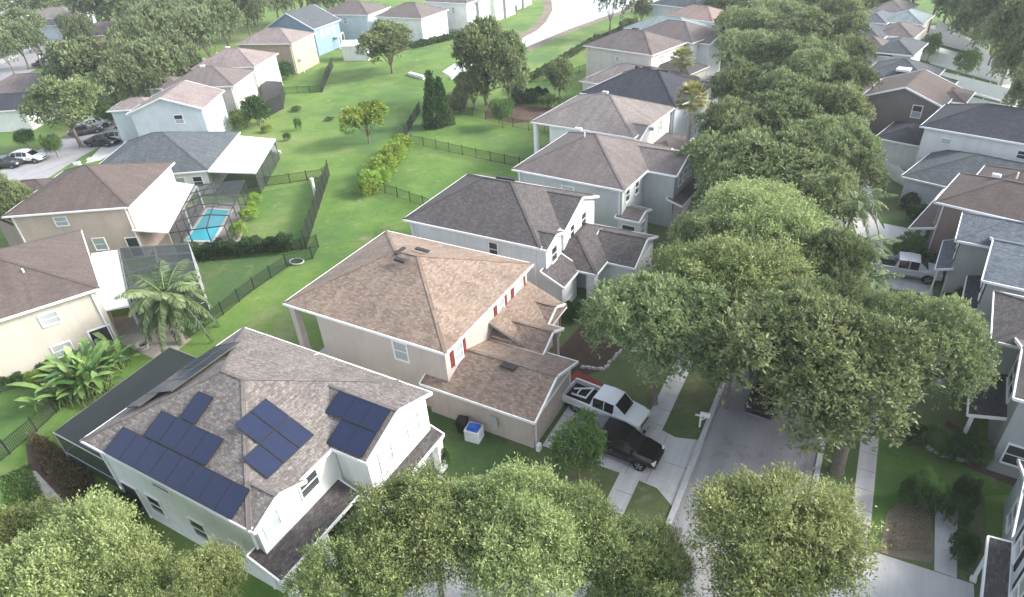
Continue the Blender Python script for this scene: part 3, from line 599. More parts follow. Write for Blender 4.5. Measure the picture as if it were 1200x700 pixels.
h.blk(-7.6,-5.8,-5.2,5.0,2.8,'sW',k=.35,walls=False,ov=.2); h.post(-7.3,-4.9,2.7,.25); h.post(-7.3,0,2.7,.25); h.vent(-3.5,-.6,6.95,.3,.15); h.vent(.8,.4,7.3,.3,.15); h.pipe(-2.2,-.2,7.1); h.done()
h=House('slate_low_house','single storey house with a broad slate blue roof across the street',12.6,71.5,-18,W_bluew,R_slate)
h.blk(-8.0,8,-4.8,4.6,3.0,'hip',k=.42); h.vent(1.2,-.7,4.95,.3,.18); h.vent(3.5,-.9,4.9,.3,.18); h.win(-7.6,0,1.6,1.2,1.2,'W'); h.done()
h=House('navy_roof_white_house','white two storey house with navy black roof and low navy roofed garage',10.9,80.0,-15,W_white,R_navy)
h.blk(-5.6,6.6,-4.6,4.2,5.6,'hip',k=.44); h.win(-3,-4.2,4.4,.8,.4,'S'); h.win(3.5,-4.2,4.4,.7,.7,'S',kind='dark'); h.win(-5.2,1.5,4.3,1,1.3,'W'); h.blk(-10,-5.0,-3.0,3.6,3.0,'hip',k=.4); h.door(-9.6,.3,4,2.1,'W',plain('garage_white',(.7,.7,.7)),'garage_door'); h.done()
h=House('gable_end_house','dark taupe house showing a broad gable end with one white window',3.4,90.2,-12,W_brown,R_umber)
h.blk(-4.6,4.1,-4.2,4.4,5.3,'gy',k=.38); h.win(1.5,-3.8,4.3,.9,1.3,'S',kind='bright'); h.blk(2.0,5.6,-1,4.2,5.1,'hip',k=.4,roof=R_umber); h.blk(-8.2,-4.0,-2.4,3.6,4.6,'hip',k=.38,wall=W_dgrey); h.win(-6.2,-2.0,3.2,1.2,1.8,'S',kind='dark'); h.done()
far=[('navy_roof_house','low navy grey roofed house behind the broad gable end',1086,92,54,W_mgrey,R_navy,5.2,9),
('skylight_house','grey roofed far house with a bright skylight panel',1060,76,74,W_pale,R_slate,4.6,8.5),
('mauve_roof_house','far white house with a mauve brown roof right of the street oaks',1020,48,66,W_white,R_mauve,5.0,8),
('moss_grey_roof_house','far house with a moss grey roof tucked behind the mauve brown roof',1056,47,46,W_bluew,R_slate,5.4,8.5),
('grey_green_roof_house','far house with grey green roof and white dormer in the top right row',1017,31,48,W_white,R_slate,5.4,8),
('brown_roof_far_house','far white house with a brown roof above a small dark window',1056,29,44,W_white,R_mauve,5.4,7.5),
('blue_roof_house','far house with a blue grey roof in the top right row',1030,14,34,W_bluew,R_blue,5.4,8),
('pale_teal_house','far house with a pale teal roof in the top right row',1066,14,44,W_cream,R_teal,5.4,8.5),
('pale_roof_house','far cream house with very pale roof in the top right row',1050,2,40,W_cream,R_ltaupe,5.4,9),
('pink_roof_house','farthest house of the top right row with a pinkish roof',1032,-8,36,W_white,R_pink,5.4,9)]
for nm,lab,px,py,wp,w,r,hh,dy in far:
    x,y=P(px,py,hh+1); dx=wp*depth(x,y,hh)/760
    h=House(nm,lab,x,y,-11,w,r); h.blk(-dx/2,dx/2,-dy/2,dy/2,hh,'hip',k=.44); h.auto('S',2,hh-1.4,.8,1.0); h.auto('W',2,hh-1.4,.8,1.1)
    if nm=='skylight_house': h.vent(.5,-2.4,hh+.95,.8,.7,WHITE,'skylight')
    if nm=='grey_green_roof_house': h.blk(-dx/2+.5,-dx/2+4,-4.6,-1,hh-.3,'gy',k=.4)
    h.done()

# --- left block (rears face the lawn)
def corner_house(name,label,A,B,w,wall,roof,hh=5.6,**kw):
    """A: south-east roof corner, B: point on the same east eave; w: size westwards"""
    pass
h=House('beige_house','beige stucco two storey house with brown hip roof at the left edge',*((-48.5+-54.1-59.4-65)/4+0,) if False else (-57.6,16.8),64-90,W_beige,R_umber)
h.root.location=(-56.9,17.0,0)
# local x = rear direction (.90,-.43), local y = (.43,.90)
h.blk(-6.3,6.3,-7.0,7.0,5.6,'hip',k=.42); h.last=(-5.9,5.9,-6.6,6.6); h.win(5.9,3.2,4.3,1.1,.9,'E'); h.win(5.9,3.0,1.5,1.2,1.0,'E'); h.win(5.9,-2,4.3,1.1,.9,'E'); h.door(5.9,5.7,1.4,2.2,'E',M_dark,'lanai_opening')
for x,y,z in ((-.8,1.3,8.0),(-1.4,-.4,8.05),(.2,-1.2,7.9)): h.vent(x,y,z,.3,.15)
h.pipe(1.6,-1,7.5); h.pipe(2.8,2.8,7.0); h.done()
h=House('peach_house','peach stucco two storey house with brown hip roof beside the swimming pool',-67.5,32.8,32,W_peach,R_umber)
h.blk(-6.3,5.6,-5.7,5.7,5.6,'hip',k=.42); h.win(-1.4,-5.3,4.5,1.1,.85,'S'); h.win(1.2,-5.3,1.8,1.1,1.2,'S'); h.auto('E',2,4.4,.8,1.3); h.win(4.4,-5.3,1.2,1.2,2.0,'S',kind='dark')
h.blk(-11.5,-4,-1,5.0,5.0,'hip',k=.4); h.vent(-1.6,.9,7.85,.3,.12); h.vent(-.6,1.6,7.9,.2,.2); h.pipe(-.8,.2,8); h.done()
h=House('slate_bungalow','single storey house with slate grey hip roof and a white covered lanai',-75.4,47.0,33,W_white,R_slate)
h.blk(-8.5,6.3,-7.0,6.6,3.0,'hip',k=.42); h.win(4.6,-6.6,1.6,1.0,1.2,'S',kind='dark'); h.win(2.6,-6.6,1.6,1.0,1.2,'S'); h.done()
h=House('pale_gable_house','pale grey house with a gable end window and pinkish roof above the slate bungalow',-86.2,56.3,31,W_bluew,R_pink)
h.blk(-5,5.4,-4.0,4.8,5.6,'gy',k=.35); h.win(1.6,-3.6,4.3,1.1,1.1,'S',kind='bright'); h.win(-1.2,-3.6,1.9,.9,1.1,'S'); h.auto('E',4,4.4,.7,1.0); h.auto('E',3,1.7,.7,1.0); h.blk(-9.5,-3,-.5,4.6,5.2,'hip',k=.38); h.done()
h=House('white_hip_house','white house with brownish hip roof second in the upper left row',-91.6,66.8,27,W_cream,R_mauve)
h.blk(-5.6,5.6,-4.4,4.6,5.6,'hip',k=.45); h.auto('E',4,4.4,.7,1.0); h.auto('E',3,1.7,.7,1.0); h.blk(-9.5,-4,-2,3.5,5.2,'hip',k=.38); h.vent(-.5,.1,7.6,.35,.2); h.done()
h=House('pinkish_roof_house','cream house with pinkish brown roof third in the upper left row',-97.5,77.2,22,W_cream,R_pink)
h.blk(-5.8,5.6,-4.6,4.8,5.6,'hip',k=.45); h.auto('E',3,4.4,.7,1.0); h.auto('E',2,1.7,.7,1.0); h.blk(-9.8,-4,-2,3.2,5.2,'hip',k=.38); h.vent(-.9,.2,7.7,.35,.2); h.vent(-2.4,-.6,7.0,.3,.15); h.done()
h=House('tan_wall_house','tan walled house with pinkish brown roof below the blue gable',-104.2,93.0,15,W_cream,R_pink)
h.blk(-6,6,-4.6,4.8,5.6,'hip',k=.42,wall=stucco('tan_orange_stucco',(.46,.37,.28))); h.auto('E',2,4.3); h.done()
h=House('blue_gable_house','blue sided house with a white edged gable in the upper left row',-110.5,106.5,8,W_sky,R_slate)
h.blk(-6.2,6.2,-4.5,5.3,5.3,'gy',k=.5,wall=W_blue); h.auto('E',3,4.0); h.done()
h=House('light_blue_house','light blue house with taupe hip roof behind the white shed',-107.6,120.8,8,W_sky,R_taupe)
h.blk(-6.8,6.0,-4.8,5.0,5.6,'hip',k=.42); h.auto('E',2,4.3); h.auto('S',1,4.3); h.done()
h=House('grey_walled_house','pale walled house with brown hip roof beside the lawn at the top',-93.6,122.8,0,W_white,R_mauve)
h.blk(-6.4,6.2,-5.2,5.2,5.2,'hip',k=.42); h.auto('E',2,3.9); h.done()
for i,(x,y,lab) in enumerate(((-88.5,135,'tall white house with dark entry just beyond the brown hip roof'),(-89,148,'white two storey house second from the top of the lawn edge row'),(-91,161,'white two storey house at the top of the lawn edge row'))):
    h=House('white_row_house',lab,x,y,-3+i,W_white,(R_taupe,R_mauve,R_ltaupe)[i]); h.blk(-7,5,-5,5,6.2,'hip',k=.4); h.auto('E',3,4.6,.7,1.2); h.auto('E',3,1.8,.7,1.2); h.auto('S',2,4.6,.8,1.2)
    h.blk(4,5.6,-1.2,.6,5.9,'gx',k=.3,wall=W_mgrey); h.done()
# far left houses
c=P(18,112,4); h=House('navy_left_house','white house with brown and navy roof at the left edge behind the shade tree',c[0]-2,c[1]+1,30,W_white,R_mauve)
h.blk(-6,7,-2,8,4.2,'hip',k=.42); h.blk(-3,6.5,-8.5,-1,3.4,'gx',k=.45,roof=R_navy); h.win(6.2,-4.8,2,1,1.2,'E'); h.done()
c=P(70,20,4); h=House('distant_left_house','distant pale roofed house among trees at the top left',*c,20,W_bluew,R_ltaupe); h.blk(-7,7,-5,5,4.5,'hip',k=.4); h.auto('S',2,3); h.blk(-5,5,-9,-4,3.4,'hip',k=.4,roof=R_blue); h.done()
c=P(127,38,5); h=House('orange_house','orange walled house with brown roof standing in the trees',*c,25,W_org,R_mauve); h.blk(-6.5,6,-5,5,5.3,'hip',k=.4); h.auto('S',2,4.0); h.done()

# ------------------------------------------------------------------ sheds and covered patios
def patio_roof(name,label,pts,z0,z1,posts=True,mat=None,screens=False):
    """flat aluminium patio cover, pts = four plan corners; first two on the house side"""
    cx=sum(p[0] for p in pts)/4; cy=sum(p[1] for p in pts)/4
    r=empty(name,(cx,cy),0,label,'patio cover')
    mb=MB(); zs=(z1,z1,z0,z0); T=[(p[0]-cx,p[1]-cy,z) for p,z in zip(pts,zs)]
    a=[Vector(t) for t in T]; lo=[t-Vector((0,0,.14)) for t in a]
    mb.slope([tuple(t) for t in a],mat or M_alu); mb.face([tuple(t) for t in reversed(lo)],WHITE)
    for i in range(4): j=(i+1)%4; mb.face([lo[i],lo[j],a[j],a[i]],WHITE)
    n=14
    for i in range(1,n):
        t=i/n; p=a[0].lerp(a[1],t); q=a[3].lerp(a[2],t); mb.beam(p+Vector((0,0,.012)),q+Vector((0,0,.012)),.04,.03,mat or M_alu)
    mb.build('roof_sheet',r)
    if screens:
        q=MB(); b=[x*.96 for x in a]
        for i,j in ((1,2),(2,3),(3,0)): q.face([(b[i].x,b[i].y,0),(b[j].x,b[j].y,0),(b[j].x,b[j].y,b[j].z-.15),(b[i].x,b[i].y,b[i].z-.15)],M_screen)
        for i in (2,3): q.beam((b[i].x,b[i].y,0),(b[i].x,b[i].y,b[i].z-.15),.08,.08,M_bronze)
        for t in (.25,.5,.75):
            p=b[2].lerp(b[3],t); q.beam((p.x,p.y,0),(p.x,p.y,b[2].z-.15),.06,.06,M_bronze)
        q.build('screen_wall',r)
    if posts:
        for t in (.02,.5,.98):
            p=a[3].lerp(a[2],t); q=MB(); q.box(p.x-.06,p.x+.06,p.y-.06,p.y+.06,0,p.z-.14,WHITE); q.build('post',r)
    return r
def cage(name,label,pts,z,nx,ny,mat,bar,hip=0,roofmat=None,cat='screen enclosure'):
    """screened enclosure over a quadrilateral plan"""
    cx=sum(p[0] for p in pts)/4; cy=sum(p[1] for p in pts)/4; r=empty(name,(cx,cy),0,label,cat)
    a=[Vector((p[0]-cx,p[1]-cy,0)) for p in pts]
    def Q(u,v): return a[0].lerp(a[1],u).lerp(a[3].lerp(a[2],u),v)
    def Z(u,v): return z+hip*min(u,1-u,v,1-v)*4
    fr=MB(); s=MB(); 
    us=[i/nx for i in range(nx+1)]; vs=[i/ny for i in range(ny+1)]
    def pt(u,v): q=Q(u,v); return Vector((q.x,q.y,Z(u,v)))
    for i in range(nx+1):
        for j in range(ny):
            fr.beam(pt(us[i],vs[j]),pt(us[i],vs[j+1]),.06,.10,bar)
    for j in range(ny+1):
        for i in range(nx): fr.beam(pt(us[i],vs[j]),pt(us[i+1],vs[j]),.06,.10,bar)
    rs=MB()
    for i in range(nx):
        for j in range(ny):
            q=[pt(us[i],vs[j]),pt(us[i+1],vs[j]),pt(us[i+1],vs[j+1]),pt(us[i],vs[j+1])]; rs.slope([tuple(x+Vector((0,0,.06))) for x in q],roofmat or mat)
    per=[(u,0) for u in us]+[(1,v) for v in vs[1:]]+[(u,1) for u in reversed(us[:-1])]+[(0,v) for v in reversed(vs[1:-1])]
    for i,(u,v) in enumerate(per):
        p=pt(u,v); fr.beam((p.x,p.y,0),p,.07,.07,bar,up=(1,0,0)); u2,v2=per[(i+1)%len(per)]; q=pt(u2,v2)
        s.face([(p.x,p.y,0),(q.x,q.y,0),q,p],mat); fr.beam((p.x,p.y,.9),(q.x,q.y,.9),.05,.05,bar)
    fr.build('frame',r); s.build('wall_screen',r); rs.build('roof_screen',r); return r
cage('screen_enclosure','long dark screened lanai behind the house with solar panels',[(-40.2,11.0),(-41.0,20.0),(-34.2,20.0),(-34.2,11.0)],2.6,5,1,M_screen,M_greybar,0,M_screend)
# pool
pp=[P(217,283),P(250,284),P(271,247),P(243,245)]
sheet('pool_deck',[(-62.2,30.3),(-52.7,35.8),(-60.4,44.6),(-68.5,40.5)],.03,M_paver,'pale paver deck around the swimming pool')
mb=MB(); mb.face([(x,y,.05) for x,y in pp],M_pool)
for i in range(4):
    a=pp[i];b=pp[(i+1)%4]; mb.beam((*a,.06),(*b,.06),.3,.06,WHITE)
tag(mb.build('swimming_pool'),'turquoise rectangular swimming pool inside a screened cage','swimming pool')
cage('screen_enclosure','large black framed screen cage over the swimming pool',[(-57.0,32.2),(-53.0,35.4),(-60.2,44.4),(-64.6,41.2)],2.8,3,5,M_screenl,M_bronze,.4,M_screenm)
patio_roof('patio_cover','bright white patio roof along the peach house',[P(200,190),P(158,252),P(182,275),P(221,220)],2.75,3.0) if False else patio_roof('patio_cover','bright white patio roof along the peach house',[(-67.0,40.6),(-60.5,30.7),(-57.3,32.2),(-64.4,41.4)],2.75,3.1)
patio_roof('patio_cover','broad white lanai roof on the slate bungalow',[(-73.6,54.7),(-66.2,44.4),(-60.9,46.6),(-67.4,56.1)],2.7,2.95,screens=True,posts=False)
patio_roof('patio_cover','white patio roof with faint stains beside the beige house',[(-60.2,26.3),(-50.4,20.4),(-49.0,22.3),(-59.0,28.0)],2.65,2.9)
cage('screen_enclosure','dark screen cage beside the beige house and the queen palm',[(-58.8,28.1),(-48.9,22.4),(-46.3,27.0),(-53.2,31.4)],2.8,4,2,M_screen,M_greybar,.15)
mb=MB(); 
a=(-65.9,44.5); b=(-60.8,46.6)
tag(patio_roof('lanai_screen_roof','low grey lanai roof beside the tan walled house',[P(345,53,2.6),P(330,68,2.6),P(353,69,2.6),P(366,57,2.6)],2.5,2.6,mat=M_blind),None,None)
cage('screen_enclosure','dark lanai next to the round bushes in the upper left row',[P(305,95,2.4),P(308,120,2.4),P(328,110,2.4),P(330,96,2.4)],2.4,2,2,M_screend,M_bronze)
patio_roof('patio_cover','white patio roof behind the second upper left house',[P(303,100,2.7),P(310,112,2.7),P(331,97,2.7),P(318,94,2.7)],2.8,2.9) if False else None
patio_roof('patio_cover','pale flat patio roof beside the blue gable house',[P(375,37,2.6),P(378,43,2.6),P(396,43,2.6),P(402,37,2.6)],2.5,2.6)
patio_roof('patio_cover','pale flat patio roof behind the light blue house',[P(440,22,2.6),P(440,28,2.6),P(462,24,2.6),P(460,20,2.6)],2.5,2.6)
cage('screen_enclosure','dark domed screen cage behind the broad gable end house',[P(1128,128,3),P(1140,142,3),P(1190,150,3),P(1160,122,3)],2.8,4,3,M_screen,M_bronze,.35)
# shed
sx,sy=P(418,70); sh=empty('garden_shed',(sx,sy+.8),R_(20),'small white garden shed standing on the lawn','shed')
sh.scale=(1.35,1.35,1.25)
mb=MB(); mb.box(-1.9,1.9,-1.3,1.3,0,2.3,W_white,skip=('b',)); mb.face([(-1.9,-1.3,2.3),(-1.9,1.3,2.3),(-1.9,0,2.85)],W_white); mb.face([(1.9,-1.3,2.3),(1.9,1.3,2.3),(1.9,0,2.85)],W_white); mb.build('wall',sh)
mb=MB(); mb.slope([(-2,-1.45,2.27),(2,-1.45,2.27),(2,0,2.9),(-2,0,2.9)],M_alu); mb.slope([(-2,1.45,2.27),(2,1.45,2.27),(2,0,2.9),(-2,0,2.9)],M_alu); mb.build('roof',sh)
mb=MB(); mb.box(-.5,.5,-1.34,-1.3,.05,2.0,M_alu); mb.build('door',sh)

# ------------------------------------------------------------------ fences
def fence(label,pts,h=1.2,mat=M_black,dense=False,group=None,name='metal_fence',post=2.4,pick=.13,pw=.045):
    o=(pts[0][0],pts[0][1]); r=empty(name,o,0,label,'fence',group)
    pn=MB(); posts=[]
    for a,b in zip(pts[:-1],pts[1:]):
        A=Vector((a[0]-o[0],a[1]-o[1],0)); B=Vector((b[0]-o[0],b[1]-o[1],0)); L=(B-A).length; d=(B-A)/L
        n=max(1,round(L/post))
        posts+=[A.lerp(B,i/n) for i in range(n)]
        for z in (.12,h-.06): pn.beam(A+Vector((0,0,z)),B+Vector((0,0,z)),.03,.035,mat)
        if dense==2: pn.beam(A+Vector((0,0,h/2)),B+Vector((0,0,h/2)),.03,h-.1,mat)
        else:
            k=int(L/pick)
            for i in range(k):
                p=A+d*(i+.5)*pick; w=pw if not dense else pick*.92
                q=p+d*w; pn.face([(p.x,p.y,.06),(q.x,q.y,.06),(q.x,q.y,h),(p.x,p.y,h)],mat)
    posts.append(B)
    pn.build('fence_panel',r)
    for p in posts:
        mb=MB(); mb.box(p.x-.03,p.x+.03,p.y-.03,p.y+.03,0,h+.1,mat); mb.box(p.x-.06,p.x+.06,p.y-.06,p.y+.06,h+.1,h+.14,mat); mb.build('post',r)
    return r
fence('tall dark mesh fence running diagonally beside the bright green yard',[(-57.0,54.0),(-46.2,38.6)],1.9,dense=True,pick=.14)
fence('black chain fence corner around the pale ring',[(-46.2,38.6),(-45.3,39.4),(-44.2,37.4),(-45.4,35.2)],1.3)
fence('low black fence along the lawn beside the queen palm',[(-45.4,35.2),(-45.2,31),(-44.6,27.0),(-44.5,23.0)],1.2)
fence('black fence along the pool hedge',[(-46.4,38.4),(-51.5,34.8),(-55.0,32.9)],1.2)
fence('thin black fence with a gate across the bright pool side lawn',[(-57.2,53.2),(-60,50.4),(-64.2,47.0)],1.2)
fence('black fence in front of the yellow green shrubs',[(-51.9,53.6),(-47,52.3),(-40.8,51.0),(-34.5,49.8)],1.25)
fence('dark fence across the middle of the back lawns',[(-53.9,66.8),(-45,65.6),(-34,64.4)],1.25)
fence('dense dark fence running diagonally to the yellow green shrubs',[(-61,78.8),(-56.2,68.6)],1.6,dense=True,pick=.14)
fence('dark fence below the large tree and cypress',[(-60.5,79.2),(-52,79.5),(-44,77.2),(-36,76.0)],1.3)
fence('dark fence short run standing alone on the upper left lawn',[(-84.1,82.3),(-94.8,97.0)],1.7,dense=True,pick=.2)
fence('faint fence joining the upper left house row',[(-92,78.6),(-84.1,82.3)],1.2)
fence('black fence at the left edge beside the planting bed',[(-44.2,7.5),(-45.2,11.6),(-46.4,15.0)],1.2)
fence('dark fence along the east bank of the pond',[P(600,112),P(615,98),P(640,84),P(668,66),P(700,50),P(735,34)],1.2,dense=True,pick=.4)
fence('dark fence between the lower pond side yards',[P(600,98),P(655,95),P(690,82)],1.2)
fence('faint fence around the top lawn yard',[P(478,46),P(545,40),P(583,25)],1.2)
fence('dark fence at the top of the lawn near the pond',[P(518,10),P(560,16),P(604,14),P(614,3)],1.2,dense=True,pick=.4)
WF=plain('white_vinyl',(.78,.79,.78),.5,var=.04)
for i,(a,b) in enumerate((((1079,70),(1184,100)),((1100,98),(1196,124)),((1128,128),(1208,148)),((1088,46),(1156,64)),((1140,150),(1215,176)),((1096,34),(1182,98)))):
    fence(('white vinyl fence behind the moss grey roof','white vinyl fence crossing the pale back yards','white vinyl fence above the domed screen cage','white vinyl fence near the small round tree','white vinyl fence at the right edge behind the navy roof','white vinyl fence along the dark woods')[i],[P(*a),P(*b)],1.8,mat=WF,dense=2,name='vinyl_fence',post=2.4)
fence('white vinyl fence beside the palm across the street',[P(1035,205),P(1062,221)],1.6,mat=WF,dense=2,name='vinyl_fence')

# ------------------------------------------------------------------ foliage
L_oak=leafmat('oak_leaves',(.030,.052,.022),(.106,.152,.060),(.27,.32,.15),.33)
L_oaky=leafmat('young_oak_leaves',(.034,.060,.022),(.130,.182,.060),(.34,.39,.165),.33)
L_far=leafmat('woodland_leaves',(.036,.060,.028),(.110,.150,.070),(.24,.285,.145),.33)
L_lime=leafmat('lime_leaves',(.06,.12,.02),(.16,.26,.035),(.34,.45,.09))
L_dark=leafmat('dark_shrub_leaves',(.014,.04,.013),(.035,.085,.026),(.08,.15,.045),.2)
L_med=leafmat('shrub_leaves',(.03,.07,.02),(.07,.14,.035),(.15,.24,.07))
L_palm=leafmat('palm_fronds',(.05,.09,.04),(.13,.2,.09),(.28,.36,.18),.3)
L_dry=leafmat('dry_grass_blades',(.16,.15,.08),(.28,.26,.16),(.4,.38,.26),.2)
L_red=leafmat('bronze_groundcover',(.05,.04,.02),(.10,.08,.035),(.15,.14,.06),.2)
def quads_mesh(name,pos,dirs,nrm,ln,wd,tint,mat):
    """n leaves: rhombic faces"""
    n=len(pos); side=np.cross(dirs,nrm); side/=np.linalg.norm(side,axis=1)[:,None]+1e-9
    V=np.empty((n,4,3),np.float32); l=ln[:,None]; w=wd[:,None]
    V[:,0]=pos; V[:,1]=pos+dirs*l*.5+side*w*.5; V[:,2]=pos+dirs*l; V[:,3]=pos+dirs*l*.5-side*w*.5
    me=bpy.data.meshes.new(name); me.vertices.add(n*4); me.vertices.foreach_set('co',V.reshape(-1))
    me.loops.add(n*4); me.loops.foreach_set('vertex_index',np.arange(n*4,dtype=np.int32)); me.polygons.add(n)
    me.polygons.foreach_set('loop_start',np.arange(0,n*4,4,dtype=np.int32)); 
    at=me.attributes.new('tint','FLOAT','FACE'); at.data.foreach_set('value',tint.astype(np.float32))
    me.materials.append(mat); me.update(); me.validate(); return me
def unit(a): return a/(np.linalg.norm(a,axis=1)[:,None]+1e-9)
def crown_mesh(name,seed,R,H,z0,nl,ns,lps,leaf,mat,shape='dome',lobe=(.20,.36),spl=.45,wr=.42):
    """crown of radius R between z0 and z0+H, of nl clumps, ns twigs each, lps leaves per twig"""
    g=np.random.default_rng(seed)
    i=np.arange(nl); ga=2.39996*i+g.normal(0,.35,nl)
    t=(i+.5)/nl
    C=None
    if shape=='dome': zz=1-t*1.25; rr=np.sqrt(np.clip(1-zz**2,0,1)); rad=g.uniform(.55,.95,nl)
    elif shape=='cone': zz=t*2-1; rr=(1-t)*.9+.1; rad=g.uniform(.6,.9,nl)
    elif shape=='multi':
        nb_=7; ba=np.arange(nb_)*2.39996+g.uniform(0,6.28); br=np.sqrt((np.arange(nb_)+.35)/nb_)*g.uniform(.55,.78,nb_); bz=g.uniform(-.25,.45,nb_)+.35*(1-br); bs=g.uniform(.30,.46,nb_)
    else: zz=1-2*t; rr=np.sqrt(1-zz**2); rad=g.uniform(.5,.8,nl)
    if shape=='multi':
        bi=i%nb_; j=i//nb_; m_=nl//nb_+1; q=(j+.5)/m_; z_=1-q*1.35; r_=np.sqrt(np.clip(1-z_**2,0,1)); a_=j*2.39996+bi
        C=np.stack([(np.cos(ba[bi])*br[bi]+np.cos(a_)*r_*bs[bi])*R,(np.sin(ba[bi])*br[bi]+np.sin(a_)*r_*bs[bi])*R,(bz[bi]+z_*bs[bi]*1.15)*H/2],1)
        if True: zz=z_; rr=r_; rad=np.ones(nl)
    else: C=None
    if shape!='multi': C=np.stack([np.cos(ga)*rr*rad*R,np.sin(ga)*rr*rad*R,zz*rad*H/2 if shape!='cone' else zz*H/2*.9],1)
    k=int(nl*.15)  # inner clumps fill the middle
    if shape!='multi': C[:k]*=g.uniform(.3,.8,(k,1)) if shape!='cone' else 1
    ph=g.uniform(0,6.28,4); an=np.arctan2(C[:,1],C[:,0]); q=1+.16*np.sin(an*2+ph[0])+.12*np.sin(an*3+ph[1])+.08*np.sin(an*5+ph[2])
    if shape!='cone': C[:,:2]*=q[:,None]
    C[:,2]+=z0+H*.5
    lr=g.uniform(*lobe,nl)*min(R,H*.75)
    if shape=='cone': lr*=(.35+.8*(1-t))
    lt=g.uniform(0,.32,nl)+(g.uniform(0,.22,7)[np.arange(nl)%7] if shape=='multi' else .05)
    n=nl*ns; ci=np.repeat(np.arange(nl),ns); d=unit(g.normal(0,1,(n,3))+np.array([0,0,.35])); 
    out=unit(C[ci]-np.array([0,0,z0+H*.35])); d=unit(d+out*.7)
    base=C[ci]+d*(lr[ci]*g.uniform(.72,1.0,n))[:,None]*np.array([1,1,.85])
    td=unit(d+g.normal(0,.45,(n,3))+np.array([0,0,.25])); tl=g.uniform(.5,1.3,n)*spl
    m=n*lps; ti=np.repeat(np.arange(n),lps); f=g.uniform(0,1,m)
    pos=base[ti]+td[ti]*(tl[ti]*f)[:,None]+g.normal(0,.05,(m,3))*spl*2
    pos[:,2]-=(f**2)*tl[ti]*.25
    ld=unit(td[ti]*.7+g.normal(0,.6,(m,3))); nr=unit(g.normal(0,.7,(m,3))+np.array([0,0,.8])+d[ti]*.5)
    ln=g.uniform(.5,1.5,m)*leaf
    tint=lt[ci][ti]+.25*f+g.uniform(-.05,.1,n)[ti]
    return quads_mesh(name,pos,ld,nr,ln,ln*wr,tint,mat),C,lr
def trunk_mb(C,z0,H,R,seed,r0=.22,nb=12,mat=None):
    g=random.Random(seed); mb=MB(); fork=z0+.15*H; mat=mat or M_bark
    bx,by=g.uniform(-.15,.15),g.uniform(-.15,.15)
    mb.tube([(0,0,-.1),(0,0,.25),(bx,by,fork*.6),(bx*1.5,by*1.5,fork)],[r0*1.5,r0*1.1,r0,r0*.85],mat,9)
    idx=list(range(len(C))); g.shuffle(idx)
    for i in idx[:nb]:
        c=Vector(C[i]); s=Vector((bx*1.5,by*1.5,fork-.1*g.random())); mid=s.lerp(c,.5)+Vector((g.uniform(-.3,.3),g.uniform(-.3,.3),g.uniform(-.1,.5)))
        mb.tube([s,mid,c],[r0*.45,r0*.28,r0*.08],mat,6)
        for _ in range(2):
            e=c+Vector((g.uniform(-1,1),g.uniform(-1,1),g.uniform(-.2,.8)))*R*.14; mb.tube([mid.lerp(c,.4),e],[r0*.2,r0*.05],mat,5)
    return mb
PROTO={}
def proto(key,seed,R,H,z0,nl,ns,lps,leaf,mat,shape='dome',r0=.22,nb=12,**kw):
    me,C,lr=crown_mesh(key,seed,R,H,z0,nl,ns,lps,leaf,mat,shape,**kw)
    tm=trunk_mb(C,z0,H,R,seed,r0,nb); 
    t=MB.build(tm,'trunk'); tmesh=t.data; bpy.data.objects.remove(t)
    PROTO[key]=(me,tmesh,R*(1.16 if key[:3]!='mid' else 1.0),z0+H*1.04)
def plant(name,key,x,y,r,h,label,cat='tree',group=None,rz=None,z=0,off=None):
    me,tm,R0,H0=PROTO[key]; o=empty(name,(x,y,z),rnd.uniform(0,6.28) if rz is None else rz,label,cat,group)
    c=bpy.data.objects.new('crown',me); t=bpy.data.objects.new('trunk',tm)
    for q in (c,t): col.objects.link(q); q.parent=o
    o.scale=(r/R0,r/R0,h/H0)
    if off:
        a=-o.rotation_euler.z; o.location=(x-off[0],y-off[1],z); c.location=((off[0]*math.cos(a)-off[1]*math.sin(a))*R0/r,(off[0]*math.sin(a)+off[1]*math.cos(a))*R0/r,0); t.location=(0,0,0)
    return o
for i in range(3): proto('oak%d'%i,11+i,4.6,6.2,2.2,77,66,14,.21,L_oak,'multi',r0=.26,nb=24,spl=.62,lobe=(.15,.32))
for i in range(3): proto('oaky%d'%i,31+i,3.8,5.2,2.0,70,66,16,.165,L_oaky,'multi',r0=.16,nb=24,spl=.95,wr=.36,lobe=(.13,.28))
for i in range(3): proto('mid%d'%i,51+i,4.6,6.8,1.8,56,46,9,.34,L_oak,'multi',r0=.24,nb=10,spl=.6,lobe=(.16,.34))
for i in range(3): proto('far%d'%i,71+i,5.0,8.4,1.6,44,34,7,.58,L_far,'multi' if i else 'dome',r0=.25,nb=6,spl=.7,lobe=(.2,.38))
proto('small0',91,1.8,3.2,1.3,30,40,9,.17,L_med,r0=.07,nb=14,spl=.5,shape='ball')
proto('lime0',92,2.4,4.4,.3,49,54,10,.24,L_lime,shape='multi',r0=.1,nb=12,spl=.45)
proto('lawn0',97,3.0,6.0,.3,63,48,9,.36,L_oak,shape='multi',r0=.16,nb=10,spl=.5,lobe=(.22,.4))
proto('cypress0',93,2.0,7.0,.2,60,40,8,.28,L_dark,'cone',r0=.14,nb=4,spl=.4,lobe=(.3,.45))
proto('bush0',94,1.3,1.7,.05,22,40,8,.16,L_med,r0=.05,nb=5,spl=.25,shape='dome',lobe=(.3,.45))
proto('bushd0',95,1.3,1.7,.05,22,40,8,.18,L_dark,r0=.05,nb=5,spl=.25,shape='dome',lobe=(.3,.45))
proto('bushl0',96,1.3,1.9,.05,22,34,8,.20,L_lime,r0=.05,nb=5,spl=.3,shape='dome',lobe=(.3,.45))
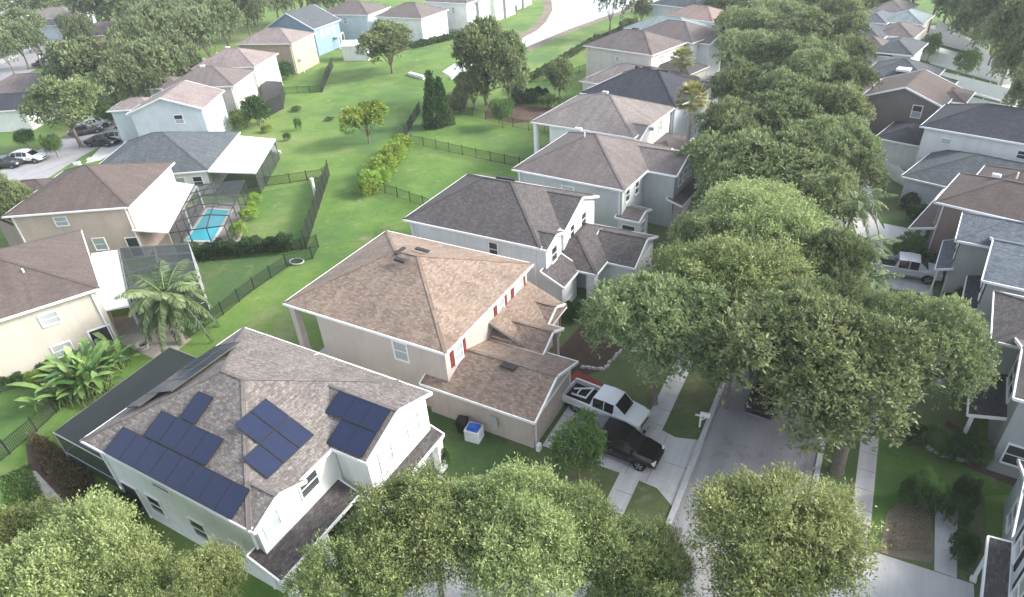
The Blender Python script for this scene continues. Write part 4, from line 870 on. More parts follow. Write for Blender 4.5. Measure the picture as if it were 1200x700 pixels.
def T(name,key,px,py,rp,h,label,group=None,n=3,cat='tree',kr=1.0,off=None):
    z=.62*h; x,y=P(px,py,z); r=rp*depth(x,y,z)/760*kr
    k=key+str(T.c%n) if n>1 else key; T.c+=1
    return plant(name,k,x,y,r,h,label,cat,group,off=off)
T.c=0
# street oaks that stand out
big=[('oaky',85,690,88,7.2,'feathery yellow green tree at the bottom left corner'),('oaky',25,655,50,6.2,'yellow green tree cut by the left edge near the gravel path'),('oaky',155,700,62,6.2,'yellow green tree between the two larger ones at the bottom left'),('oaky',245,705,56,5.4,'yellow green tree in front of the porch at the bottom left'),('oaky',450,680,70,6.4,'small tree right beside the front walk at the bottom'),('oaky',505,635,86,7,'yellow green tree right of the porch roof at the bottom'),
('oaky',615,655,95,7.2,'yellow green tree at the bottom centre below the black car'),('oaky',712,662,66,6.2,'bottom centre tree nearest the kerb'),('oaky',760,690,60,6.2,'low tree at the bottom edge beside the street kerb'),('oaky',905,652,108,7.5,'round oak at the bottom right by the sidewalk'),
('oak',952,448,134,9.5,'largest oak with a pale trunk over the parked dark car'),('oak',1085,425,70,8,'grey green oak beside the dark grey house'),('oak',1025,395,50,7,'oak behind the largest oak near the sidewalk'),
('oak',772,398,92,8.5,'broad oak overhanging the white pickup driveway'),('oaky',850,345,86,8.8,'yellow green oak over the middle of the street'),('oaky',885,278,86,8.5,'yellow green oak left of the tall thin palms'),
('oak',935,395,58,8.2,'oak filling the gap over the street centre'),('oaky',862,412,52,7.6,'small crowned oak reaching over the kerb left of the dark pickup'),('oak',960,330,52,8,'oak just beyond the one filling the street centre'),('oak',820,305,46,7.5,'oak beside the white garage of the charcoal roof house'),('oak',0,0,0,0,'')]
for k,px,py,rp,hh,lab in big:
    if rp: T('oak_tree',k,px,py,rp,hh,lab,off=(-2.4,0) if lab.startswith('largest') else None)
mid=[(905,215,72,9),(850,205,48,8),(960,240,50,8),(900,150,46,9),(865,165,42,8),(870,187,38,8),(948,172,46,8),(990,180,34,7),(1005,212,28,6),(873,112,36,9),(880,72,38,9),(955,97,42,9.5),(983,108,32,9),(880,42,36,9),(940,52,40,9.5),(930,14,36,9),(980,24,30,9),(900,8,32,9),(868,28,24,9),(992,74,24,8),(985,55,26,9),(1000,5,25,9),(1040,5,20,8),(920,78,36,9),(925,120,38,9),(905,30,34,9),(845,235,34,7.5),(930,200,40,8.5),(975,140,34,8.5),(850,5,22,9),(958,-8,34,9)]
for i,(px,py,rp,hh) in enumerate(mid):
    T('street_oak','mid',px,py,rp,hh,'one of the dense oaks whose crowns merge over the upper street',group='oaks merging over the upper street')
# lone trees
def T1(name,key,px,py,rp,h,label,**k): return T(name,key,px,py,rp,h,label,n=1,**k)
T1('young_tree','small0',680,520,36,4.6,'young bright green tree on the driveway edge beside the black car')
T1('round_tree','lime0',428,142,27,5.0,'round yellow green tree alone on the lawn',cat='tree')
T1('lawn_tree','lawn0',455,55,31,7.5,'broad tree on the lawn beside the white shed')
T1('lawn_tree','lawn0',566,72,38,10.5,'tallest tree at the centre near the pond'); T1('lawn_tree','lawn0',595,80,27,9,'tree merging with the tallest pond side tree on its right')
T1('cypress','cypress0',505,108,14,8,'left dark conical cypress of the close pair'); T1('cypress','cypress0',516,112,12,7,'right dark conical cypress of the close pair')
T1('dark_tree','lawn0',553,105,21,5,'dark low tree just right of the cypresses'); T1('leafy_shrub','small0',588,128,16,4.2,'bright bushy tree at the fence right of the brown bed')
T1('dark_tree','lawn0',656,92,19,5.2,'dark round tree behind the black roofed house')
T1('round_bush','bushd0',297,128,15,4,'dark broad bush beside the pale gable house'); T1('round_bush','bush0',281,140,11,2.8,'clipped round green bush beside the pale gable house')
T1('round_bush','bushd0',332,82,11,3,'dark round bush below the tan walled house')
T('pond_tree','far',715,3,24,11,'thin dark tree standing at the pond bank'); T('pond_tree','far',752,14,14,6,'low dark tree beside the pond bank at the top'); T('pond_tree','far',738,30,12,4,'dark low tree below the pond bank tree')
T('shade_tree','mid',76,128,38,9,'broad shade tree beside the curving left street'); T('shade_tree','oak',12,248,30,7,'shade tree at the left edge beside the peach house',n=3)
for px,py,rp,hh,lab in ((60,168,13,3.5,'low tree under the shade tree'),(128,132,14,4,'small clipped street tree beside the dark cars'),(144,134,10,4,'smaller clipped street tree right of the dark cars'),(28,160,13,3,'low shrubby tree left of the shade tree')): T1('small_tree','small0',px,py,rp,hh,lab)
wood=[(95,85,30,10),(120,78,28,10),(150,80,30,10),(180,85,24,10),(150,102,22,9),(195,60,26,11),(215,52,24,11),(175,42,26,12),(165,22,26,12),(240,45,22,11),(262,32,20,11),(205,22,26,12),(235,15,24,12),(260,10,22,11),(285,10,20,11),(300,17,14,9),(330,6,16,9),(140,5,24,12),(100,10,24,12),(98,42,13,9),(120,3,25,12),(180,2,26,12),(168,102,16,6),(215,-6,26,12),(250,-8,24,12),(290,-6,20,12),(320,-6,20,12),(350,-4,18,10),(160,60,22,11),(222,78,16,9),(205,85,16,9),(75,98,18,8),(130,100,18,8),(185,108,14,7),(150,-8,26,12),(80,-6,22,10),(220,38,22,11),(372,2,14,8),(390,-2,14,8)]
for px,py,rp,hh in wood: T('woodland_tree','far',px,py,rp,hh,'one of the crowded trees in the wood behind the upper left houses',group='trees of the upper left wood',kr=1.1)
for px,py,rp,hh in [(20,50,24,9),(35,32,22,9),(8,35,24,9),(5,62,20,8),(38,52,16,8),(88,50,12,7),(80,35,9,7),(60,8,14,8),(20,14,9,7),(5,8,14,8),(35,10,14,8),(-15,45,24,9),(-12,20,22,9)]: T('roadside_tree','far',px,py,rp,hh,'one of the trees lining the wide road in the far left corner',group='trees by the wide road')
for px,py,rp,hh in [(1168,48,24,8),(1150,26,24,8),(1122,10,20,8),(1192,82,24,7.5),(1210,112,20,7),(1222,142,20,9),(1192,44,28,12),(1178,10,30,12),(1145,-8,26,12),(1100,-8,18,11),(1210,15,34,13),(1222,62,30,12),(1120,-22,26,12),(1170,-20,32,12),(1215,-20,32,12),(1075,-14,18,10),(1140,2,20,11),(1240,100,30,11)]: T('woodland_tree','far',px,py,rp,hh,'one of the trees of the dark wood in the top right corner',group='trees of the top right wood',kr=1.2)
T1('small_tree','small0',1092,52,10,5,'small dark tree between the pale back yards'); T1('small_tree','small0',1135,72,13,5,'broad low tree inside the pale back yards')
# shrubs
SH=[('bush0',520,535,7,1.6,'small green shrub on the corner of the solar house yard'),('bush0',1084,572,16,2.2,'largest shrub on the front lawn at lower right'),('bushd0',1068,575,12,1.7,'darker shrub left of the largest lawn shrub'),('bushd0',1105,585,14,1.6,'low dark shrub right of the largest lawn shrub'),('bushd0',1135,575,14,2,'dark shrub beside the entry of the pale blue house'),('bushd0',1125,600,13,1.8,'dark shrub beside the concrete path'),('bushd0',1130,640,15,1.8,'lowest dark shrub beside the concrete path'),
('bush0',1100,515,16,1.8,'shrub in the stone edged bed left side'),('bushd0',1125,522,17,1.8,'dark shrub in the stone edged bed centre'),('bush0',1150,530,14,1.5,'shrub in the stone edged bed right side'),('bushd0',1075,510,12,1.5,'low shrub at the left end of the stone edged bed'),
('bushd0',765,243,10,1.8,'dark bush beside the small grey porch'),('bushd0',665,365,13,1.3,'dark low hedge at the white house entry'),('bush0',683,360,10,1.2,'green low hedge at the white house entry'),('bush0',700,357,8,1.2,'last green hedge plant at the white house entry'),
('bushd0',1130,350,14,1.8,'dark bush in front of the blue grey roofed house'),('bushd0',1115,360,10,1.4,'low dark bush nearest the grey garage'),('bushd0',1085,225,12,1.8,'dark bush on the small lawn across the street'),('bushd0',1068,235,9,1.5,'small dark bush behind the palm lawn'),('bushd0',1078,250,12,1.7,'long dark bush by the brick red house'),('bush0',1065,290,14,2.6,'loose silvery bush above the silver pickup'),('bushd0',1075,300,16,1.4,'dark hedge beside the silver pickup'),('bushd0',1090,305,12,1.2,'dark hedge end beside the silver pickup'),
('bushd0',625,112,12,1.5,'dark hedge left part behind the taupe roof'),('bushd0',610,113,11,1.5,'dark hedge far left part behind the taupe roof'),('bush0',645,118,12,1.8,'green bush behind the taupe roof'),
('bushl0',38,442,9,1,'low yellow leaved shrub at the beige wall'),('bushd0',20,440,10,1,'dark shrub at the beige wall near the left edge'),('bushd0',50,430,8,1,'dark shrub behind the yellow leaved shrub'),('bushd0',0,450,10,1,'dark shrub cut by the left edge'),('bushd0',62,428,8,1.2,'dark shrub at the corner of the beige house'),
('bushl0',290,250,9,1.4,'yellow green shrub at the right of the pool cage'),('bushl0',298,232,7,1.2,'upper yellow green shrub by the pool cage'),('bushl0',278,268,9,1.5,'lower yellow green shrub by the pool cage'),('bushl0',295,242,6,1.2,'small yellow green shrub by the pool cage'),
('bush0',349,145,4.5,1.6,'narrow bush on the lawn left of the round tree'),('bush0',347,127,6,.7,'low bush on the lawn upper left'),('bush0',336,160,4,1,'tiny bush on the lawn left'),('bush0',386,139,5,.5,'low plants left of the round tree'),('bushl0',312,150,6,1,'reddish flowering shrub near the patio'),
('bushd0',125,600,26,2.4,'dark bush at the south west corner of the solar house'),('bushd0',150,590,15,1.6,'low dark bush against the solar house wall'),('bush0',15,600,18,1.6,'bright shrub at the left edge below the fence'),
('bush0',400,600,18,1.6,'green shrub below the front porch roof'),('bushd0',390,625,16,1.5,'dark shrub beside the front walk'),
('bushl0',620,265,0,0,'')]
for k,px,py,rp,hh,lab in SH:
    if rp: T1('shrub',k,px,py,rp*1.0,hh,lab,cat='shrub')
# yellow-green shrub row by the fence
row=[(434,210,15,2.2),(441,198,14,2.2),(450,192,14,2.3),(455,183,13,2.4),(463,176,13,2.3),(470,168,12,2.2),(430,218,11,1.8),(446,205,12,2)]
for i,(px,py,rp,hh) in enumerate(row): T1('shrub','bushl0',px,py,rp,hh,'one of the yellow green shrubs in the slanting row by the black fence',cat='shrub',group='slanting row of yellow green shrubs')
# hedge by pool
M_stemd=plain('hedge_stems',(.03,.04,.02),.9)
def hedge(name,label,a,b,w,h,mat,n,leaf=.16,cat='hedge'):
    g=np.random.default_rng(len(label)); L=np.array(b)-np.array(a); ln=np.linalg.norm(L); t=L/ln; nn=np.array([-t[1],t[0]])
    s=g.uniform(0,1,n)*ln; o=g.uniform(-1,1,n); z=g.uniform(0,1,n)**.5; side=g.uniform(0,1,n)<.5
    o=np.where(side,np.sign(o)*g.uniform(.8,1,n),o); z=np.where(side,z,g.uniform(.85,1.05,n))
    bumpz=1+.12*np.sin(s*2.1)+.1*np.sin(s*5.3+1)
    pos=np.stack([t[0]*s+nn[0]*o*w/2,t[1]*s+nn[1]*o*w/2,z*h*bumpz],1)
    d=unit(g.normal(0,1,(n,3))+np.array([0,0,.6])); me=quads_mesh(name,pos,d,unit(g.normal(0,1,(n,3))+[0,0,.8]),g.uniform(.7,1.4,n)*leaf,g.uniform(.4,.7,n)*leaf,g.uniform(0,.6,n)*.5+.15*np.sin(s*1.3),mat)
    r=empty(name,a,0,label,cat); q=bpy.data.objects.new('foliage',me); col.objects.link(q); q.parent=r
    mb=MB(); A=Vector((0,0,h*.45)); B=Vector((*L,h*.45)); mb.beam(A,B,w*.4,h*.55,M_stemd)
    mb.build('stems',r); return r
hedge('clipped_hedge','long dark green hedge along the front of the pool cage',(-55.8,31.9),(-47.0,37.9),1.1,1.6,L_dark,9000)
hedge('clipped_hedge','dark hedge under the taupe roof beside the pond yards',P(604,116),P(642,118),1.4,1.5,L_dark,4000,.25)
hedge('scrub_line','thin scrub along the east bank of the pond',P(602,108),P(700,48),1.0,1.0,L_med,5000,.3)
hedge('scrub_line','scrubby growth around the cluttered patio at the top',P(478,58),P(540,44),1.6,1.0,L_med,4000,.3)
# stuff: groundcover
def cover(name,label,poly,n,leaf,mat,hh,cat):
    g=np.random.default_rng(len(label)); xs=[p[0] for p in poly]; ys=[p[1] for p in poly]; pts=[]
    while len(pts)<n:
        x,y=g.uniform(min(xs),max(xs)),g.uniform(min(ys),max(ys)); c=False; j=len(poly)-1
        for i in range(len(poly)):
            if (ys[i]>y)!=(ys[j]>y) and x<(xs[j]-xs[i])*(y-ys[i])/(ys[j]-ys[i])+xs[i]: c=not c
            j=i
        if c: pts.append((x,y,0))
    pos=np.array(pts); pos[:,2]=g.uniform(0,hh,n); d=unit(g.normal(0,.6,(n,3))+np.array([0,0,.8]))
    me=quads_mesh(name,pos,d,unit(g.normal(0,1,(n,3))),g.uniform(.6,1.4,n)*leaf,g.uniform(.3,.6,n)*leaf,g.uniform(0,.7,n),mat)
    o=bpy.data.objects.new(name,me); col.objects.link(o); return tag(o,label,cat,kind='stuff')
cover('groundcover','bronze green groundcover beside the screened lanai',[P(38,512),P(58,520),P(110,560),P(118,600),P(90,590),P(50,550)],9000,.22,L_red,.5,'groundcover')
cover('groundcover','thin dry leaves on the bare sandy patch',[P(1042,600),P(1090,590),P(1092,650),P(1040,645)],2500,.08,L_dry,.05,'groundcover')
cover('leaf_litter','dry leaves gathered along the west gutter',[(-4.85,10),(-4.35,10),(-4.6,48),(-5.2,48)],1800,.07,L_dry,.03,'leaf litter')
cover('leaf_litter','dry leaves gathered along the east gutter',[(1.3,12),(1.75,12),(1.6,48),(1.2,48)],1500,.07,L_dry,.03,'leaf litter')
cover('weeds','ragged grass edge below the screened lanai and beside the gravel path',[P(0,560),P(35,545),P(60,600),P(20,640)],6000,.14,L_med,.12,'weeds')
# tall dry grass clump near the cypress
gx,gy=P(536,128); g=np.random.default_rng(5); n=2500; a=g.uniform(0,6.28,n); rr=np.sqrt(g.uniform(0,1,n))*1.3; pos=np.stack([np.cos(a)*rr,np.sin(a)*rr*.6,np.zeros(n)],1); d=unit(np.stack([np.cos(a)*.25,np.sin(a)*.25,np.ones(n)],1)+g.normal(0,.12,(n,3)))
me=quads_mesh('tall_grass',pos,d,unit(g.normal(0,1,(n,3))),g.uniform(1.6,2.8,n),np.full(n,.05),g.uniform(0,.8,n),L_dry); o=bpy.data.objects.new('tall_grass',me); o.location=(gx,gy,0); col.objects.link(o); tag(o,'clump of tall pale dry grass right of the cypresses','ornamental grass')

# ------------------------------------------------------------------ palms
def frond(L,droop,nleaf,ll,g,up=.6,fan=False):
    """one pinnate frond along +x: arrays pos,dir,nrm,len,wid"""
    t=np.linspace(.12,1,nleaf); X=L*(t-.12*t**2*droop); Z=L*(up*t-droop*t**2.2*.75)
    tx=np.gradient(X);tz=np.gradient(Z); tl=np.sqrt(tx**2+tz**2); tx/=tl;tz/=tl
    P_=[];D=[];Nn=[];Ln=[]
    for s in (-1,1):
        p=np.stack([X,np.zeros(nleaf),Z],1)+g.normal(0,.01,(nleaf,3)); d=np.stack([tx*.55,np.full(nleaf,s*.85),tz*.55-.35-.25*t],1)+g.normal(0,.08,(nleaf,3))
        P_.append(p);D.append(unit(d));Nn.append(np.tile([0,0,1.],(nleaf,1))); Ln.append(ll*np.sin(np.pi*np.clip(t*.85+.12,0,1))**.6)
    return np.concatenate(P_),np.concatenate(D),np.concatenate(Nn),np.concatenate(Ln),(X,Z)
def palm(name,label,x,y,h,nf,L,droop,ll,nleaf,r0,seed,lean=(0,0),up=.7,wid=.045,mat=None):
    g=np.random.default_rng(seed); r=empty(name,(x,y),0,label,'palm tree')
    top=Vector((lean[0],lean[1],h)); tb=MB(); 
    pts=[(lean[0]*t**1.5,lean[1]*t**1.5,h*t-.05) for t in np.linspace(0,1,14)]; rad=[r0*(1.35-.5*t+.06*(i%2)) for i,t in enumerate(np.linspace(0,1,14))]
    tb.tube(pts,rad,M_palmbark,10); tb.build('trunk',r,smooth=False)
    A=[[],[],[],[],[]]; st=MB()
    for i in range(nf):
        az=2.39996*i; age=i/nf; u=up*(1.25-1.5*age); dr=droop*(.55+.75*age)
        p,d,n,l,(X,Z)=frond(L*g.uniform(.85,1.1),dr,nleaf,ll,g,u); c,s=math.cos(az),math.sin(az); Rm=np.array([[c,-s,0],[s,c,0],[0,0,1]])
        A[0].append(p@Rm.T+np.array(top)); A[1].append(d@Rm.T); A[2].append(n); A[3].append(l); A[4].append(np.full(len(l),g.uniform(0,.5)+.2*(1-age)))
        k=np.linspace(0,len(X)-1,7).astype(int); st.tube([tuple(np.array([X[q],0,Z[q]])@Rm.T+np.array(top)) for q in k],[.04-.005*q for q in range(7)],M_palmbark if age>.85 else M_stem,4)
    p=np.concatenate(A[0]); l=np.concatenate(A[3]); me=quads_mesh('fronds',p,np.concatenate(A[1]),np.concatenate(A[2])+g.normal(0,.3,(len(p),3)),l,np.full(len(l),wid),np.concatenate(A[4]),mat or L_palm)
    o=bpy.data.objects.new('fronds',me); col.objects.link(o); o.parent=r; st.build('frond_stems',r); return r
M_stem=plain('frond_stem',(.14,.2,.07),.7)
bx,by=P(214,402)
palm('queen_palm','large queen palm with arching grey green fronds beside the beige house',bx,by,4.3,46,3.4,1.2,.8,56,.2,3,lean=(-.2,.3),up=.9,wid=.11)
palm('queen_palm','shorter queen palm stem leaning beside the large queen palm',bx-1.6,by+.8,3.2,12,2.6,.9,.6,34,.13,8,lean=(-.6,.2),up=.8,wid=.08)
for px,py,zt,nf,L,sd,lab in ((1000,236,6.6,22,2.7,5,'taller palm on the small lawn across the street'),(1006,287,5.2,20,2.4,4,'slender palm on the sidewalk lawn left of the silver pickup'),(1014,326,3.6,18,2.1,9,'short drooping palm nearest the silver pickup'),(985,330,4.2,11,2.0,6,'palm with drooping fronds hidden among the oaks by the sidewalk')):
    bx,by=P(px,py,zt); palm('queen_palm',lab,bx,by,zt,nf,L,1.05,.55,36,.11,sd,lean=(.2,-.1),up=.65,wid=.11)
# fan palm at the black roofed house: base found from the crown height
def fanpalm(name,label,x,y,h,seed):
    g=np.random.default_rng(seed); r=empty(name,(x,y),0,label,'palm tree'); tb=MB(); pts=[(0,0,h*t-.05) for t in np.linspace(0,1,16)]
    tb.tube(pts,[.24+.03*(i%2)-.004*i for i in range(16)],M_palmbark,10); tb.build('trunk',r)
    Pp=[];D=[];Nn=[];Ln=[];Ti=[]; st=MB()
    for i in range(46):
        az=2.39996*i; el=1.35-1.9*(i/46); c=np.array([math.cos(az)*math.cos(el),math.sin(az)*math.cos(el),math.sin(el)]); b=np.array([0,0,h]); tip=b+c*1.15
        st.tube([tuple(b),tuple(tip)],[.03,.015],M_stem,4); side=np.cross(c,[0,0,1.]); side/=np.linalg.norm(side)+1e-6; tt=g.uniform(0,.6)
        for a in np.linspace(-1.4,1.4,15):
            d=c*math.cos(a)+side*math.sin(a); d[2]-=.18; Pp.append(tip); D.append(d); Nn.append(np.cross(side,c)+g.normal(0,.2,3)); Ln.append(.95*(1-.2*abs(a))); Ti.append(tt)
    me=quads_mesh('fronds',np.array(Pp),unit(np.array(D)),unit(np.array(Nn)),np.array(Ln),np.full(len(Ln),.16),np.array(Ti),MATS['lime_leaves'] if False else L_fan)
    o=bpy.data.objects.new('fronds',me); col.objects.link(o); o.parent=r; st.build('frond_stems',r); return r
L_fan=leafmat('fan_fronds',(.10,.11,.03),(.24,.24,.08),(.42,.40,.18),.3)
fx_,fy_=P(811,112,9.2)
fanpalm('cabbage_palm','tall fan palm with yellowish crown beside the black roofed house',fx_,fy_,8.8,2)
fx_,fy_=P(800,66,6); fanpalm('cabbage_palm','smaller yellow green fan palm behind the tall one along the house row',fx_,fy_,5.5,6)
# broad leaved bird of paradise
def paddle(name,label,x,y,n,seed,L=2.6):
    g=random.Random(seed); r=empty(name,(x,y),0,label,'plant'); mb=MB(); st=MB()
    for i in range(n):
        az=g.uniform(0,6.28); bx,by=g.gauss(0,.75),g.gauss(0,.75); hl=L*g.uniform(.45,1); out=g.uniform(.2,1.2); w=g.uniform(.15,.29); c,s=math.cos(az),math.sin(az)
        pts=[]; 
        for t in np.linspace(0,1,9): pts.append(Vector((bx+c*out*hl*t**1.6,by+s*out*hl*t**1.6,hl*(1.35*t-.5*t**3*(.4+out*.6)))))
        st.tube(pts[:5],[.05,.045,.04,.03,.02],M_stem,5); sd=Vector((-s,c,0)); mt=M_pad[g.randrange(3)]
        for k in range(3,8):
            w0=w*math.sin(math.pi*(k-3)/5.2+.02)**.6 if k>3 else .02; w1=w*math.sin(math.pi*min(1,(k-2)/5.2))**.6 if k<7 else .03
            up=Vector((0,0,.12))
            mb.face([pts[k],pts[k]+sd*w0+up*w0,pts[k+1]+sd*w1+up*w1,pts[k+1]],mt); mb.face([pts[k],pts[k+1],pts[k+1]-sd*w1+up*w1,pts[k]-sd*w0+up*w0],mt)
    mb.build('leaves',r); st.build('stalks',r); return r
M_pad=[plain('paddle_leaf_%s'%n,c,.45,var=.2,scale=1.5) for n,c in (('bright',(.12,.21,.05)),('fresh',(.17,.26,.08)),('deep',(.05,.12,.035)))]
px_,py_=P(108,458); paddle('paddle_leaf_plant','big clump of bright green paddle leaved plants beside the beige house',px_,py_,150,4,3.3)
px_,py_=P(85,470); paddle('paddle_leaf_plant','lower spreading clump of paddle leaves at the edge of the green yard',px_,py_,34,5,2.0)
px_,py_=P(135,430); paddle('paddle_leaf_plant','small clump of paddle leaves nearest the paver patio',px_,py_,44,6,2.5)

# ------------------------------------------------------------------ vehicles
def carpaint(name,c,rough=.25):
    if name in MATS: return MATS[name]
    m,nt,b=nt_new(name); b.inputs['Base Color'].default_value=(*c,1); b.inputs['Roughness'].default_value=rough; b.inputs['Coat Weight'].default_value=.5; b.inputs['Coat Roughness'].default_value=.08; MATS[name]=m; return m
M_tyre=plain('tyre_rubber',(.012,.012,.012),.85); M_deep=plain('deep_black',(.004,.004,.004),.9); M_rim=plain('wheel_rim',(.4,.4,.42),.35,.8); M_lamp=plain('lamp_lens',(.7,.7,.68),.15); M_tail=plain('tail_lamp',(.35,.02,.02),.3)
M_cglass,nt_,b_=nt_new('car_glass'); b_.inputs['Base Color'].default_value=(.012,.014,.016,1); b_.inputs['Roughness'].default_value=.05
def loft(mb,st,mat,n=8):
    """stations (x,half width,z bottom,z top,round) -> closed rounded body"""
    rings=[]
    for x,w,zb,zt,r in st:
        r=min(r,w*.9,(zt-zb)*.45); pts=[]
        for (cy,cz,a0) in ((w-r,zb+r*.5,-90),(w-r,zt-r,0),(-w+r,zt-r,90),(-w+r,zb+r*.5,180)):
            rr=r if cz>zb+r*.6 else r*.5
            for k in range(4):
                a=R_(a0+30*k); pts.append((x,cy+math.cos(a)*rr*(1 if rr==r else 2),cz+math.sin(a)*rr))
        rings.append(pts)
    for i in range(len(rings)-1):
        m_=len(rings[i])
        for k in range(m_): mb.face([rings[i][k],rings[i][(k+1)%m_],rings[i+1][(k+1)%m_],rings[i+1][k]],mat)
    mb.face(list(reversed(rings[0])),mat); mb.face(rings[-1],mat)
def wheel(parent,x,y,r,w):
    mb=MB(); n=20; pr=[(-w/2,r*.6),(-w/2,r*.93),(-w/2+.03,r),(w/2-.03,r),(w/2,r*.93),(w/2,r*.6)]
    for i in range(n):
        a0=2*math.pi*i/n;a1=2*math.pi*(i+1)/n
        for (y0,r0),(y1,r1) in zip(pr[:-1],pr[1:]): mb.face([(r0*math.cos(a0),y0,r0*math.sin(a0)),(r0*math.cos(a1),y0,r0*math.sin(a1)),(r1*math.cos(a1),y1,r1*math.sin(a1)),(r1*math.cos(a0),y1,r1*math.sin(a0))],M_tyre)
    o=mb.build('wheel',parent,loc=(x,y,r)); rb=MB(); sg=1 if y>0 else -1
    for i in range(n):
        a0=2*math.pi*i/n;a1=2*math.pi*(i+1)/n
        if (i//2)%2==0: rb.face([(0,sg*w*.46,0),(r*.6*math.cos(a0),sg*w*.5,r*.6*math.sin(a0)),(r*.6*math.cos(a1),sg*w*.5,r*.6*math.sin(a1))],M_rim)
        else: rb.face([(0,sg*w*.3,0),(r*.6*math.cos(a0),sg*w*.3,r*.6*math.sin(a0)),(r*.6*math.cos(a1),sg*w*.3,r*.6*math.sin(a1))],M_black)
    rb.build('rim',o)
def cabin(root,st,paint,wins):
    """st: stations of greenhouse (x,hw_bottom,hw_top,zb,zt); faces between stations; glass inset on sides / front / rear"""
    mb=MB(); gl=[]
    for i in range(len(st)-1):
        a,b=st[i],st[i+1]
        def c(s,side): return (Vector((s[0],side*s[1],s[3])),Vector((s[0] if True else 0,side*s[2],s[4])))
        for sd in (-1,1):
            A0,A1=c(a,sd);B0,B1=c(b,sd); mb.face([A0,B0,B1,A1],paint)
            if wins[i]=='side' and (A1-A0).length>.2: gl.append((A0,B0,B1,A1,Vector((0,sd,.35)).normalized()))
        A=[Vector((a[0],-a[2],a[4])),Vector((a[0],a[2],a[4])),Vector((b[0],b[2],b[4])),Vector((b[0],-b[2],b[4]))]
        mb.face(A,paint)
        if wins[i]=='screen':
            n=(A[1]-A[0]).cross(A[2]-A[0]).normalized(); n=n if n.z>0 else -n; gl.append((*A,n))
    mb.build('cabin',root)
    for q in gl:
        v=[Vector(p) for p in q[:4]]; n=q[4]; c=sum(v,Vector())/4; w=[c+(p-c)*.9+n*.02 for p in v]; g=MB(); g.face(w,M_cglass); lo=[p-n*.03 for p in w]
        for i in range(4): g.face([lo[i],lo[(i+1)%4],w[(i+1)%4],w[i]],M_black)
        g.build('window',root)
